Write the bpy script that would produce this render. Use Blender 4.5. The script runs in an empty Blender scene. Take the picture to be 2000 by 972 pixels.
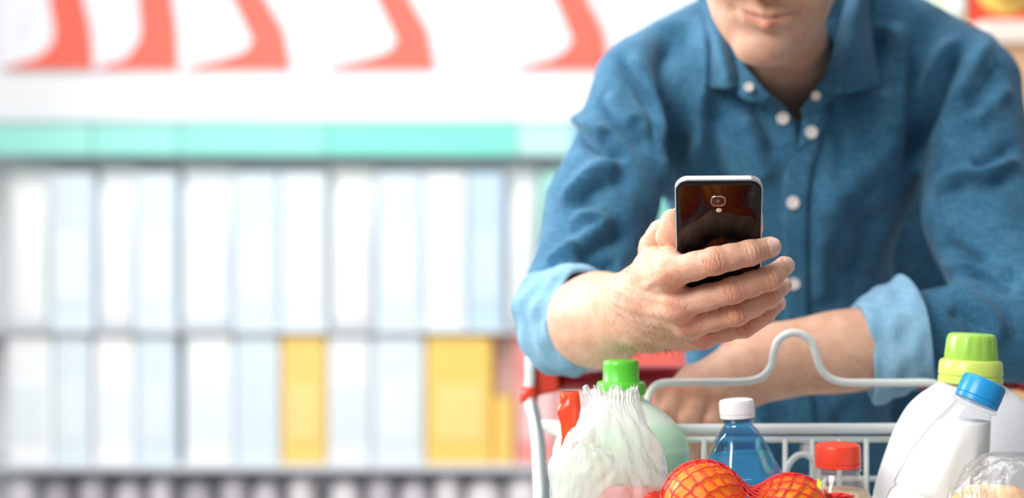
import bpy, bmesh, math, random
import numpy as np
from mathutils import Vector, Matrix

random.seed(7)
RNG = np.random.default_rng(11)
SC = bpy.context.scene
COL = SC.collection
PI = math.pi

# ------------------------------------------------------------------ camera, world, lights, exposure
CH = 1.15                       # camera height above the floor
LENS = 50.0
F = 2000.0 / 36.0 * LENS        # focal length in pixels of the 2000 x 972 frame
cam_d = bpy.data.cameras.new('camera')
cam_d.lens = LENS
cam_d.sensor_width = 36.0
cam_d.clip_start = 0.02
cam_d.dof.use_dof = True
cam_d.dof.focus_distance = 1.165
cam_d.dof.aperture_fstop = 2.55
cam = bpy.data.objects.new('camera', cam_d)
cam.location = (0, 0, CH)
cam.rotation_euler = (PI / 2, 0, 0)
COL.objects.link(cam)
SC.camera = cam

SC.view_settings.view_transform = 'Standard'
SC.view_settings.look = 'None'
SC.view_settings.gamma = 1.0
SC.view_settings.use_curve_mapping = False
SC.view_settings.exposure = 0.0

world = bpy.data.worlds.new('world')
SC.world = world
world.use_nodes = True
bg = world.node_tree.nodes['Background']
bg.inputs['Color'].default_value = (0.93, 0.96, 1.0, 1)
bg.inputs['Strength'].default_value = 0.33


def area(name, loc, target, size, power, color=(1, 1, 1)):
    l = bpy.data.lights.new(name, 'AREA')
    l.shape = 'RECTANGLE'
    l.size, l.size_y = size
    l.energy = power
    l.color = color
    o = bpy.data.objects.new(name, l)
    o.location = loc
    o.rotation_euler = (Vector(target) - Vector(loc)).to_track_quat('-Z', 'Y').to_euler()
    COL.objects.link(o)
    return o


# rows of ceiling light panels, then an added key light and rim light
area('ceiling_light_aisle', (-0.3, 2.0, 3.2), (0.0, 2.0, 0), (2.8, 1.4), 58)
area('ceiling_light_shelf', (0.2, 3.0, 3.3), (0.1, 5.0, 0.8), (6.5, 1.2), 62)
area('key_light', (-1.8, -0.45, 2.75), (0.3, 1.5, 1.1), (1.5, 1.3), 100, (1.0, 0.985, 0.96))  # unseen key light added from the upper left front
area('rim_light', (-2.3, 2.5, 2.2), (0.2, 1.6, 1.15), (1.2, 1.4), 105)  # unseen light added to rim the shoulder and sleeve from the left


# ------------------------------------------------------------------ helpers
def W(px, py, D):
    """a point seen at pixel (px, py) of the frame, D metres in front of the camera"""
    return np.array([(px - 1000.0) / F * D, D, CH - (py - 486.0) / F * D])


def srgb(r, g, b):
    def f(c):
        c = c / 255.0
        return c / 12.92 if c <= 0.04045 else ((c + 0.055) / 1.055) ** 2.4
    return (f(r), f(g), f(b), 1.0)


def set_tags(o, label=None, cat=None, group=None, kind=None):
    if label: o['label'] = label
    if cat: o['category'] = cat
    if group: o['group'] = group
    if kind: o['kind'] = kind
    return o


def empty(name, loc=(0, 0, 0)):
    o = bpy.data.objects.new(name, None)
    o.empty_display_size = 0.05
    o.location = loc
    COL.objects.link(o)
    return o


def link_mesh(name, me, mat=None, parent=None, smooth=True):
    o = bpy.data.objects.new(name, me)
    COL.objects.link(o)
    if mat is not None:
        me.materials.append(mat)
    if smooth:
        me.polygons.foreach_set('use_smooth', [True] * len(me.polygons))
    if parent is not None:
        o.parent = parent
        o.matrix_parent_inverse = Matrix.Translation(-Vector(parent.location)) if parent.type == 'EMPTY' else parent.matrix_basis.inverted()
    return o


def mesh_obj(name, verts, faces, mat=None, parent=None, smooth=True):
    me = bpy.data.meshes.new(name)
    me.from_pydata([tuple(map(float, v)) for v in verts], [], [tuple(map(int, f)) for f in faces])
    me.update()
    return link_mesh(name, me, mat, parent, smooth)


def bm_obj(name, bm, mat=None, parent=None, smooth=True):
    me = bpy.data.meshes.new(name)
    bmesh.ops.recalc_face_normals(bm, faces=bm.faces)
    bm.to_mesh(me)
    bm.free()
    return link_mesh(name, me, mat, parent, smooth)


def solidify(o, t, offset=0.0):
    m = o.modifiers.new('thickness', 'SOLIDIFY')
    m.thickness = t
    m.offset = offset
    return o


def subsurf(o, n=1):
    m = o.modifiers.new('smooth', 'SUBSURF')
    m.levels = n
    m.render_levels = n
    return o


def catmull(pts, n):
    """n points on a Catmull-Rom curve through pts"""
    P = np.asarray(pts, float)
    m = len(P)
    if m == 2:
        t = np.linspace(0, 1, n)[:, None]
        return P[0] * (1 - t) + P[1] * t
    E = np.vstack([2 * P[0] - P[1], P, 2 * P[-1] - P[-2]])
    s = np.linspace(0, m - 1, n)
    i = np.minimum(s.astype(int), m - 2)
    t = (s - i)[:, None]
    a, b, c, d = E[i], E[i + 1], E[i + 2], E[i + 3]
    return 0.5 * (2 * b + (c - a) * t + (2 * a - 5 * b + 4 * c - d) * t ** 2 + (3 * b - a - 3 * c + d) * t ** 3)


def patch(ctrl, nu, nv):
    """surface through a grid of control points: rows of (x, y, z)"""
    C = np.asarray(ctrl, float)
    rows = np.array([catmull(r, nv) for r in C])
    out = np.array([catmull(rows[:, j], nu) for j in range(nv)])     # nv, nu, 3
    V = out.transpose(1, 0, 2).reshape(-1, 3)
    fs = []
    for i in range(nu - 1):
        for j in range(nv - 1):
            a = i * nv + j
            fs.append((a, a + 1, a + nv + 1, a + nv))
    return V, fs


def tube(pts, r, n=10, closed=False, caps=True):
    """verts, faces of a tube along pts; r is a number or one per point"""
    P = np.asarray(pts, float)
    m = len(P)
    R = np.full(m, r) if np.isscalar(r) else np.asarray(r, float)
    T = np.empty_like(P)
    if closed:
        T = np.roll(P, -1, 0) - np.roll(P, 1, 0)
    else:
        T[1:-1] = P[2:] - P[:-2]
        T[0] = P[1] - P[0]
        T[-1] = P[-1] - P[-2]
    T /= np.linalg.norm(T, axis=1)[:, None] + 1e-12
    up = np.array([0, 0, 1.0]) if abs(T[0][2]) < 0.9 else np.array([1.0, 0, 0])
    N = np.cross(T[0], up); N /= np.linalg.norm(N)
    V = []
    for i in range(m):
        N = N - T[i] * N.dot(T[i]); N /= np.linalg.norm(N) + 1e-12
        B = np.cross(T[i], N)
        for k in range(n):
            a = 2 * PI * k / n
            V.append(P[i] + R[i] * (math.cos(a) * N + math.sin(a) * B))
    Fc = []
    last = m if closed else m - 1
    for i in range(last):
        j = (i + 1) % m
        for k in range(n):
            k2 = (k + 1) % n
            Fc.append((i * n + k, i * n + k2, j * n + k2, j * n + k))
    if caps and not closed:
        Fc.append(tuple(range(n - 1, -1, -1)))
        Fc.append(tuple(range((m - 1) * n, m * n)))
    return V, Fc


def tube_obj(name, pts, r, mat, parent=None, n=10, closed=False):
    V, Fc = tube(pts, r, n, closed)
    return mesh_obj(name, V, Fc, mat, parent)


def fillet(pts, rad, n=6):
    """round the corners of a polyline"""
    P = [np.asarray(p, float) for p in pts]
    out = [P[0]]
    for i in range(1, len(P) - 1):
        a, b, c = P[i - 1], P[i], P[i + 1]
        la, lc = np.linalg.norm(a - b), np.linalg.norm(c - b)
        q = min(rad, la * 0.49, lc * 0.49)
        s, e = b + (a - b) / la * q, b + (c - b) / lc * q
        for k in range(n + 1):
            t = k / n
            out.append((1 - t) ** 2 * s + 2 * t * (1 - t) * b + t * t * e)
    out.append(P[-1])
    return np.array(out)


def lathe(profile, n=40, scale_y=1.0, close_top=False, close_bottom=True):
    """verts, faces of a body of revolution, profile = (radius, z) from the bottom up"""
    V, Fc = [], []
    for (r, z) in profile:
        for k in range(n):
            a = 2 * PI * k / n
            V.append((r * math.cos(a), r * math.sin(a) * scale_y, z))
    for i in range(len(profile) - 1):
        for k in range(n):
            k2 = (k + 1) % n
            Fc.append((i * n + k, i * n + k2, (i + 1) * n + k2, (i + 1) * n + k))
    if close_bottom: Fc.append(tuple(range(n - 1, -1, -1)))
    if close_top: Fc.append(tuple(range((len(profile) - 1) * n, len(profile) * n)))
    return V, Fc


def rounded_box(name, size, bevel, mat, parent=None, loc=(0, 0, 0), seg=2):
    bm = bmesh.new()
    bmesh.ops.create_cube(bm, size=1.0)
    for v in bm.verts:
        v.co = Vector((v.co.x * size[0], v.co.y * size[1], v.co.z * size[2]))
    if bevel > 0:
        bmesh.ops.bevel(bm, geom=bm.edges[:], offset=bevel, segments=seg, affect='EDGES', profile=0.5)
    for v in bm.verts:
        v.co += Vector(loc)
    o = bm_obj(name, bm, mat, parent, smooth=False)
    return o


# ------------------------------------------------------------------ materials
def principled(name, color, rough=0.5, metal=0.0, spec=0.5, trans=0.0, ior=1.45, alpha=1.0, sss=0.0, sss_r=(1, 0.4, 0.25), sss_s=0.006, coat=0.0):
    m = bpy.data.materials.new(name)
    m.use_nodes = True
    b = m.node_tree.nodes['Principled BSDF']
    b.inputs['Base Color'].default_value = color
    b.inputs['Roughness'].default_value = rough
    b.inputs['Metallic'].default_value = metal
    b.inputs['Specular IOR Level'].default_value = spec
    b.inputs['Transmission Weight'].default_value = trans
    b.inputs['IOR'].default_value = ior
    b.inputs['Alpha'].default_value = alpha
    b.inputs['Coat Weight'].default_value = coat
    if sss:
        b.inputs['Subsurface Weight'].default_value = sss
        b.inputs['Subsurface Radius'].default_value = sss_r
        b.inputs['Subsurface Scale'].default_value = sss_s
    return m


class NT:
    """small wrapper to wire shader nodes"""
    def __init__(self, mat):
        self.t = mat.node_tree
        self.b = self.t.nodes.get('Principled BSDF')
        self.out = self.t.nodes.get('Material Output')

    def n(self, kind, **kw):
        x = self.t.nodes.new(kind)
        for k, v in kw.items():
            setattr(x, k, v)
        return x

    def l(self, a, b):
        self.t.links.new(a, b)

    def coords(self, which='Object', scale=(1, 1, 1)):
        c = self.n('ShaderNodeTexCoord')
        mp = self.n('ShaderNodeMapping')
        mp.inputs['Scale'].default_value = scale
        self.l(c.outputs[which], mp.inputs['Vector'])
        return mp.outputs['Vector']

    def noise(self, vec, scale, detail=3.0, rough=0.55):
        x = self.n('ShaderNodeTexNoise')
        x.inputs['Scale'].default_value = scale
        x.inputs['Detail'].default_value = detail
        x.inputs['Roughness'].default_value = rough
        self.l(vec, x.inputs['Vector'])
        return x.outputs['Fac']

    def ramp(self, fac, stops):
        x = self.n('ShaderNodeValToRGB')
        e = x.color_ramp.elements
        while len(e) > 1: e.remove(e[0])
        e[0].position, e[0].color = stops[0]
        for p, c in stops[1:]:
            q = e.new(p); q.color = c
        self.l(fac, x.inputs['Fac'])
        return x.outputs['Color']

    def mix(self, fac, a, b, mode='MIX'):
        x = self.n('ShaderNodeMix', data_type='RGBA', blend_type=mode)
        if isinstance(fac, (int, float)): x.inputs[0].default_value = fac
        else: self.l(fac, x.inputs[0])
        for s, v in ((6, a), (7, b)):
            if isinstance(v, tuple): x.inputs[s].default_value = v
            else: self.l(v, x.inputs[s])
        return x.outputs[2]

    def math(self, op, a, b=0.0):
        x = self.n('ShaderNodeMath', operation=op)
        for s, v in ((0, a), (1, b)):
            if isinstance(v, (int, float)): x.inputs[s].default_value = v
            else: self.l(v, x.inputs[s])
        return x.outputs[0]

    def bump(self, height, strength, dist, target=None):
        x = self.n('ShaderNodeBump')
        x.inputs['Strength'].default_value = strength
        x.inputs['Distance'].default_value = dist
        self.l(height, x.inputs['Height'])
        self.l(x.outputs['Normal'], (target or self.b).inputs['Normal'])
        return x


def film_material(name, tint, haze, haze_color, gloss_rough=0.12, bump_scale=90, bump=0.6, gloss=0.35):
    """thin plastic film: mostly see-through, some milky scatter and a sheen on the creases"""
    m = bpy.data.materials.new(name)
    m.use_nodes = True
    k = NT(m)
    k.t.nodes.remove(k.b)
    tr = k.n('ShaderNodeBsdfTransparent'); tr.inputs['Color'].default_value = tint
    df = k.n('ShaderNodeBsdfDiffuse'); df.inputs['Color'].default_value = haze_color
    tl = k.n('ShaderNodeBsdfTranslucent'); tl.inputs['Color'].default_value = haze_color
    gl = k.n('ShaderNodeBsdfGlossy'); gl.inputs['Roughness'].default_value = gloss_rough
    v = k.coords('Object')
    nz = k.noise(v, bump_scale, 4.0)
    bp = k.n('ShaderNodeBump'); bp.inputs['Strength'].default_value = bump; bp.inputs['Distance'].default_value = 0.004
    k.l(nz, bp.inputs['Height'])
    for s in (df, gl, tl): k.l(bp.outputs['Normal'], s.inputs['Normal'])
    m0 = k.n('ShaderNodeMixShader'); m0.inputs[0].default_value = 0.45
    k.l(df.outputs[0], m0.inputs[1]); k.l(tl.outputs[0], m0.inputs[2])
    m1 = k.n('ShaderNodeMixShader')
    big = k.noise(v, bump_scale * 0.25, 3.0)
    mr = k.n('ShaderNodeMapRange')
    mr.inputs['From Min'].default_value = 0.3; mr.inputs['From Max'].default_value = 0.75
    mr.inputs['To Min'].default_value = haze * 0.55; mr.inputs['To Max'].default_value = min(1.0, haze * 1.5)
    k.l(big, mr.inputs['Value']); k.l(mr.outputs[0], m1.inputs[0])
    k.l(tr.outputs[0], m1.inputs[1]); k.l(m0.outputs[0], m1.inputs[2])
    lw = k.n('ShaderNodeLayerWeight'); lw.inputs['Blend'].default_value = 0.35
    k.l(bp.outputs['Normal'], lw.inputs['Normal'])
    m2 = k.n('ShaderNodeMixShader')
    k.l(k.math('MULTIPLY', lw.outputs['Facing'], gloss), m2.inputs[0])
    k.l(m1.outputs[0], m2.inputs[1]); k.l(gl.outputs[0], m2.inputs[2])
    k.l(m2.outputs[0], k.out.inputs['Surface'])
    return m


# ------------------------------------------------------------------ signed-distance modelling (organic shapes)
def _n(v):
    return v / (np.linalg.norm(v) + 1e-12)


class Cap:
    """round cone between two points"""
    def __init__(s, a, b, ra, rb):
        s.a, s.b, s.ra, s.rb = np.asarray(a, float), np.asarray(b, float), ra, rb
        s.c = (s.a + s.b) / 2
        s.R = np.linalg.norm(s.b - s.a) / 2 + max(ra, rb)
        s.ba = s.b - s.a
        s.bb = max(s.ba.dot(s.ba), 1e-12)

    def f(s, P):
        q = P - s.a
        t = np.clip(q @ s.ba / s.bb, 0, 1)
        return np.linalg.norm(q - t[:, None] * s.ba, axis=1) - (s.ra + (s.rb - s.ra) * t)


class Ell:
    """ellipsoid; axes = rows of a rotation matrix"""
    def __init__(s, c, r, axes=None):
        s.c, s.r = np.asarray(c, float), np.asarray(r, float)
        s.A = np.eye(3) if axes is None else np.asarray(axes, float)
        s.R = float(s.r.max())

    def f(s, P):
        q = (P - s.c) @ s.A.T
        k0 = np.linalg.norm(q / s.r, axis=1)
        k1 = np.linalg.norm(q / s.r ** 2, axis=1)
        return np.where(k0 < 1e-6, -s.r.min(), k0 * (k0 - 1) / np.maximum(k1, 1e-9))


_BOX = [None]                   # centre and radius of the points being evaluated


def leaf_eval(p, P, margin):
    if _BOX[0] is not None:
        gap = np.linalg.norm(p.c - _BOX[0][0]) - _BOX[0][1] - p.R
        if gap > margin:
            return np.full(len(P), gap)
    d = np.linalg.norm(P - p.c, axis=1) - p.R
    m = d < margin
    if m.any():
        d[m] = p.f(P[m])
    return d


def smin(a, b, k):
    if k <= 0: return np.minimum(a, b)
    h = np.clip(0.5 + 0.5 * (b - a) / k, 0, 1)
    return b + (a - b) * h - k * h * (1 - h)


class U:
    """smooth union of children"""
    def __init__(s, k, *ch):
        s.k, s.ch = k, ch

    def ev(s, P, margin):
        d = None
        for c in s.ch:
            e = c.ev(P, margin) if hasattr(c, 'ev') else leaf_eval(c, P, margin)
            d = e if d is None else smin(d, e, s.k)
        return d


class Cut:
    """a minus b, smoothed"""
    def __init__(s, a, b, k):
        s.a, s.b, s.k = a, b, k

    def ev(s, P, margin):
        x = s.a.ev(P, margin) if hasattr(s.a, 'ev') else leaf_eval(s.a, P, margin)
        y = s.b.ev(P, margin) if hasattr(s.b, 'ev') else leaf_eval(s.b, P, margin)
        return -smin(-x, y, s.k)


def chain(pts, rad, k=0.003):
    return U(k, *[Cap(pts[i], pts[i + 1], rad[i], rad[i + 1]) for i in range(len(pts) - 1)])


def evc(node, P, margin, step=30000):
    """evaluate in chunks, skipping whatever is far from a chunk"""
    out = np.empty(len(P))
    for i in range(0, len(P), step):
        q = P[i:i + step]
        lo, hi = q.min(0), q.max(0)
        _BOX[0] = ((lo + hi) / 2, np.linalg.norm(hi - lo) / 2)
        out[i:i + step] = node.ev(q, margin)
    _BOX[0] = None
    return out


def spatial_order(P, cell):
    c = np.floor((P - P.min(0)) / cell).astype(np.int64)
    n = c.max(0) + 1
    return np.argsort((c[:, 0] * n[1] + c[:, 1]) * n[2] + c[:, 2], kind='stable')


def surface(node, lo, hi, h, margin=0.05, newton=1):
    """quads of the zero level of a signed distance node (sparse surface nets)"""
    lo, hi = np.asarray(lo, float), np.asarray(hi, float)
    B = 8
    nb = np.ceil((hi - lo) / (h * B)).astype(int)
    g = np.stack(np.meshgrid(*[np.arange(n) for n in nb], indexing='ij'), -1).reshape(-1, 3)
    cen = lo + (g + 0.5) * B * h
    d = evc(node, cen, margin, 4000)
    act = g[np.abs(d) < B * h * 0.87 * 1.35]
    off = np.stack(np.meshgrid(*[np.arange(B + 1)] * 3, indexing='ij'), -1).reshape(-1, 3)
    N = nb * B + 2
    key = lambda c: (c[..., 0] * N[1] + c[..., 1]) * N[2] + c[..., 2]
    ck, cv, eds = [], [], []
    corner = np.array([[0, 0, 0], [1, 0, 0], [0, 1, 0], [1, 1, 0], [0, 0, 1], [1, 0, 1], [0, 1, 1], [1, 1, 1]])
    epairs = [(0, 1), (2, 3), (4, 5), (6, 7), (0, 2), (1, 3), (4, 6), (5, 7), (0, 4), (1, 5), (2, 6), (3, 7)]
    act = act[spatial_order(act.astype(float), 4)]
    CH_ = 48
    for s in range(0, len(act), CH_):
        a = act[s:s + CH_]
        gp = (a[:, None, :] * B + off[None])                        # blocks, 729, 3
        val = evc(node, lo + gp.reshape(-1, 3) * h, margin, 10 ** 9).reshape(len(a), B + 1, B + 1, B + 1)
        sg = val < 0
        cs = np.stack([sg[:, c[0]:c[0] + B, c[1]:c[1] + B, c[2]:c[2] + B] for c in corner], -1)
        vs = np.stack([val[:, c[0]:c[0] + B, c[1]:c[1] + B, c[2]:c[2] + B] for c in corner], -1)
        mixed = cs.any(-1) & ~cs.all(-1)
        bi, x, y, z = np.nonzero(mixed)
        cell = a[bi] * B + np.stack([x, y, z], -1)
        v8, s8 = vs[mixed], cs[mixed]
        acc = np.zeros((len(cell), 3)); cnt = np.zeros(len(cell))
        for (i, j) in epairs:
            m = s8[:, i] != s8[:, j]
            t = v8[m, i] / (v8[m, i] - v8[m, j])
            acc[m] += corner[i] + t[:, None] * (corner[j] - corner[i])
            cnt[m] += 1
        ck.append(key(cell)); cv.append(lo + (cell + acc / cnt[:, None]) * h)
        base = sg[:, :B, :B, :B]
        for ax in range(3):
            o = [0, 0, 0]; o[ax] = 1
            nx = sg[:, o[0]:o[0] + B, o[1]:o[1] + B, o[2]:o[2] + B]
            ch = base != nx
            bi, x, y, z = np.nonzero(ch)
            e = a[bi] * B + np.stack([x, y, z], -1)
            eds.append((ax, e, base[ch]))
    ck = np.concatenate(ck); cv = np.concatenate(cv)
    o = np.argsort(ck); ck, cv = ck[o], cv[o]
    quads = []
    for ax, e, inside in eds:
        b, c = [(1, 2), (2, 0), (0, 1)][ax]
        u = np.zeros(3, int); u[b] = 1
        w = np.zeros(3, int); w[c] = 1
        ids, ok = [], np.ones(len(e), bool)
        for q in (e - u - w, e - w, e, e - u):
            kk = key(q)
            i = np.minimum(np.searchsorted(ck, kk), len(ck) - 1)
            ok &= ck[i] == kk
            ids.append(i)
        Q = np.stack(ids, -1)
        Q[~inside] = Q[~inside][:, ::-1]
        quads.append(Q[ok])
    Q = np.concatenate(quads)
    V = cv
    V = project(node, V, margin, newton, h)
    return V, Q


def gradient(node, V, margin, e):
    T = np.array([[1, -1, -1], [-1, -1, 1], [-1, 1, -1], [1, 1, 1]], float)
    g = np.zeros_like(V); d = np.zeros(len(V))
    for t in T:
        x = evc(node, V + t * e, margin, 4000)
        g += t * x[:, None]; d += x
    return g / (4 * e), d / 4


def project(node, V, margin, it, h):
    o = spatial_order(V, h * 24)
    inv = np.argsort(o)
    V = V[o]
    for _ in range(it):
        g, d = gradient(node, V, margin, h * 0.25)
        n2 = np.maximum((g ** 2).sum(1), 0.2)
        st = -(d / n2)[:, None] * g
        ln = np.linalg.norm(st, axis=1)
        st *= np.minimum(1, h * 0.8 / np.maximum(ln, 1e-9))[:, None]
        V = V + st
    return V[inv]


def vnormals(V, Q):
    n = np.cross(V[Q[:, 2]] - V[Q[:, 0]], V[Q[:, 3]] - V[Q[:, 1]])
    N = np.zeros_like(V)
    for k in range(4):
        np.add.at(N, Q[:, k], n)
    return N / (np.linalg.norm(N, axis=1)[:, None] + 1e-15)


def trace_many(node, px, py, margin=0.3, start=0.9):
    """where the rays through the pixels first meet the shape"""
    px, py = np.asarray(px, float), np.asarray(py, float)
    d = np.stack([(px - 1000.0) / F, np.ones(len(px)), -(py - 486.0) / F], -1)
    ln = np.linalg.norm(d, axis=1)
    t = np.full(len(px), start)
    o = np.array([[0, 0, CH]])
    for _ in range(70):
        x = node.ev(o + d * t[:, None], margin)
        t = np.minimum(t + np.where(x < 2e-4, 0, 0.8 * x / ln), 4)
        if (x < 2e-4).all(): break
    return o + d * t[:, None]


def trace(node, px, py):
    return trace_many(node, [px], [py])[0]


def seg_dist(V, poly):
    """distance of points to a polyline, and the parameter 0..1 along it"""
    best = np.full(len(V), 1e9); par = np.zeros(len(V))
    m = len(poly) - 1
    for i in range(m):
        a, b = poly[i], poly[i + 1]
        ba = b - a
        q = V - a
        t = np.clip(q @ ba / max(ba.dot(ba), 1e-12), 0, 1)
        d = np.linalg.norm(q - t[:, None] * ba, axis=1)
        u = d < best
        best[u] = d[u]; par[u] = (i + t[u]) / m
    return best, par


def wave_noise(P, freq, seed, octaves=3):
    """smooth pseudo-noise from warped sines, about -1..1"""
    r = np.random.default_rng(seed)
    out = np.zeros(len(P)); amp = 1.0; tot = 0
    Qp = P * freq
    for _ in range(octaves):
        A = r.normal(size=(3, 3)); A /= np.linalg.norm(A, axis=1)[:, None]
        ph = r.uniform(0, 6.28, 3)
        w = Qp + 0.6 * np.sin(Qp @ A.T * 1.3 + ph)
        Bm = r.normal(size=(3, 3)); Bm /= np.linalg.norm(Bm, axis=1)[:, None]
        s = np.sin(w @ Bm.T * 2.0 + r.uniform(0, 6.28, 3))
        out += amp * s.mean(1) * 1.6; tot += amp
        Qp = Qp * 2.03 + 1.7; amp *= 0.5
    return out / tot


def quad_mesh(name, V, Q, mat, parent=None, extra=None):
    me = bpy.data.meshes.new(name)
    nv, nq = len(V), len(Q)
    me.vertices.add(nv)
    me.vertices.foreach_set('co', np.asarray(V, np.float32).ravel())
    polys = [Q] if extra is None else None
    me.loops.add(nq * 4)
    me.loops.foreach_set('vertex_index', np.asarray(Q, np.int32).ravel())
    me.polygons.add(nq)
    me.polygons.foreach_set('loop_start', np.arange(0, nq * 4, 4, dtype=np.int32))
    me.polygons.foreach_set('loop_total', np.full(nq, 4, np.int32))
    me.update(calc_edges=True)
    me.validate()
    return link_mesh(name, me, mat, parent)


def vcolor(o, name, arr):
    """float colour per vertex; arr n x 3 or n x 4"""
    me = o.data
    a = np.ones((len(me.vertices), 4), np.float32)
    a[:, :arr.shape[1]] = arr
    at = me.color_attributes.new(name, 'FLOAT_COLOR', 'POINT')
    at.data.foreach_set('color', a.ravel())


# ------------------------------------------------------------------ the person: skeleton
# ---- right arm and the hand that holds the phone (seen at the left of the body)
R_SHO, R_ELB = W(1252, 168, 1.62), W(1108, 632, 1.47)
R_MID, R_WR = W(1172, 625, 1.375), W(1250, 600, 1.275)
# ---- left arm, lying on the cart handle
L_SHO, L_UP, L_ELB = W(1888, 168, 1.62), W(1918, 420, 1.57), W(1990, 634, 1.492)
L_CUF, L_WR = W(1745, 672, 1.452), W(1505, 705, 1.425)

FING = {   # right hand: joint centres (mcp, pip, dip, tip) and radii
    'index':  ([W(1310, 532, 1.172), W(1396, 509, 1.146), W(1463, 494, 1.150), W(1506, 482, 1.1605)], [.0130, .0110, .0101, .0086], .0112),
    'middle': ([W(1324, 596, 1.187), W(1431, 567, 1.163), W(1503, 543, 1.167), W(1533, 519, 1.184)], [.0126, .0106, .0098, .0083], .0106),
    'ring':   ([W(1345, 632, 1.203), W(1438, 612, 1.180), W(1501, 580, 1.187), W(1528, 558, 1.203)], [.0120, .0101, .0092, .0078], .0100),
    'little': ([W(1371, 655, 1.222), W(1453, 638, 1.205), W(1495, 612, 1.204), W(1519, 592, 1.222)], [.0110, .0090, .0081, .0070], .0090),
}


def finger(pts, rad, rmid):
    """one tapered finger with fuller joints and a waist between them"""
    a, b, c, d = pts
    m1 = a * .45 + b * .55
    m2 = b * .5 + c * .5
    return chain([a, m1, b, m2, c, d], [rad[0], rmid, rad[1], (rad[1] + rad[2]) / 2 * .975, rad[2], rad[3]], .004)


hand_fingers = U(.0012, *[finger(*FING[k]) for k in FING])
CARP = {'index': W(1254, 566, 1.252), 'middle': W(1256, 590, 1.258), 'ring': W(1261, 618, 1.264), 'little': W(1272, 638, 1.268)}
palm = U(.016,
         Cap(CARP['index'], FING['index'][0][0], .017, .0128),
         Cap(CARP['middle'], FING['middle'][0][0], .018, .0125),
         Cap(CARP['ring'], FING['ring'][0][0], .017, .0118),
         Cap(CARP['little'], FING['little'][0][0], .016, .0112),
         Cap(W(1276, 570, 1.272), W(1308, 590, 1.238), .018, .012),
         Cap(W(1290, 640, 1.280), W(1350, 658, 1.250), .016, .011),
         Cap(W(1272, 522, 1.228), W(1308, 515, 1.186), .0155, .0120))
THUMB = [W(1272, 545, 1.262), W(1281, 484, 1.244), W(1291, 455, 1.220), W(1312, 430, 1.198)]
thumb = U(.0035, U(.006, Cap(THUMB[0], THUMB[1], .016, .0138), Cap(THUMB[1], THUMB[2], .0138, .0118)),
          U(.004, Cap(W(1303, 462, 1.200), W(1314, 428, 1.190), .0098, .0086),
            Ell(W(1312, 450, 1.188), (.0094, .0098, .0160), [[.985, 0, .17], [0, 1, 0], [-.17, 0, .985]])),
          Cap(W(1300, 496, 1.222), W(1324, 502, 1.205), .011, .009))
wrist_ax = _n(R_WR - R_MID)
_side = _n(W(1262, 690, 1.28) - W(1225, 525, 1.28))
_side = _n(_side - wrist_ax * _side.dot(wrist_ax))
_nrm = np.cross(wrist_ax, _side)
wrist = U(.02,
          Ell(R_WR, (.040, .0345, .0255), [wrist_ax, _side, _nrm]),
          Ell(R_WR * .55 + R_MID * .45, (.050, .0375, .031), [wrist_ax, _side, _nrm]),
          Ell(R_MID, (.060, .0425, .040), [wrist_ax, _side, _nrm]),
          Cap(R_ELB, R_MID, .042, .042))
right_hand = U(.0045, U(.006, palm, hand_fingers), thumb)
right_arm = U(.022, right_hand, wrist, Cap(R_SHO, R_ELB, .026, .028))

LF = {   # left hand drooping over the handle
    'index':  ([W(1322, 768, 1.385), W(1306, 812, 1.368), W(1312, 850, 1.382), W(1322, 880, 1.395)], [.0120, .0102, .0092, .0080], .0100),
    'middle': ([W(1362, 770, 1.378), W(1346, 822, 1.360), W(1350, 868, 1.376), W(1358, 896, 1.392)], [.0120, .0102, .0092, .0080], .0100),
    'ring':   ([W(1402, 780, 1.382), W(1386, 830, 1.366), W(1388, 872, 1.382), W(1396, 898, 1.396)], [.0116, .0098, .0088, .0076], .0096),
    'little': ([W(1438, 796, 1.392), W(1424, 836, 1.380), W(1424, 866, 1.394), W(1430, 886, 1.404)], [.0108, .0088, .0080, .0068], .0086),
}
left_hand = U(.008, U(.016,
                      Cap(W(1470, 690, 1.425), LF['index'][0][0], .019, .0125), Cap(W(1482, 702, 1.422), LF['middle'][0][0], .020, .0125),
                      Cap(W(1492, 714, 1.42), LF['ring'][0][0], .019, .012), Cap(W(1498, 728, 1.424), LF['little'][0][0], .018, .0115)),
              U(.0012, *[finger(*LF[k]) for k in LF]),
              chain([W(1440, 705, 1.44), W(1352, 742, 1.43), W(1305, 775, 1.418), W(1290, 800, 1.41)], [.018, .014, .0115, .0088], .006))
_lax = _n(L_WR - L_CUF)
_lup = _n(np.array([0, 0.25, 1.0])); _lup = _n(_lup - _lax * _lup.dot(_lax))
_lnr = np.cross(_lax, _lup)
left_arm = U(.022, left_hand,
             Ell(L_WR, (.050, .0345, .029), [_lax, _lup, _lnr]),
             Ell(L_WR * .6 + L_CUF * .4, (.070, .0380, .034), [_lax, _lup, _lnr]),
             Ell(L_WR * .2 + L_CUF * .8, (.080, .0405, .037), [_lax, _lup, _lnr]),
             Cap(L_ELB, L_CUF, .034, .034), Cap(L_UP, L_ELB, .030, .030), Cap(L_SHO, L_UP, .028, .030))

# ---- head: a local frame at the middle of the mouth
HM = W(1499, 33, 1.405)
_f = _n(np.array([-.150, -.940, -.315]))
_u0 = np.array([.085, 0, 1.0])
HU = _n(_u0 - _f * _u0.dot(_f))
HF = _f
HR = np.cross(HF, HU)
if HR[0] < 0: HR = -HR
HAX = np.array([HR, HU, HF])


def hp(r, u, f):
    return HM + HR * r + HU * u + HF * f


def hell(r, u, f, rr):
    return Ell(hp(r, u, f), rr, HAX)


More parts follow.
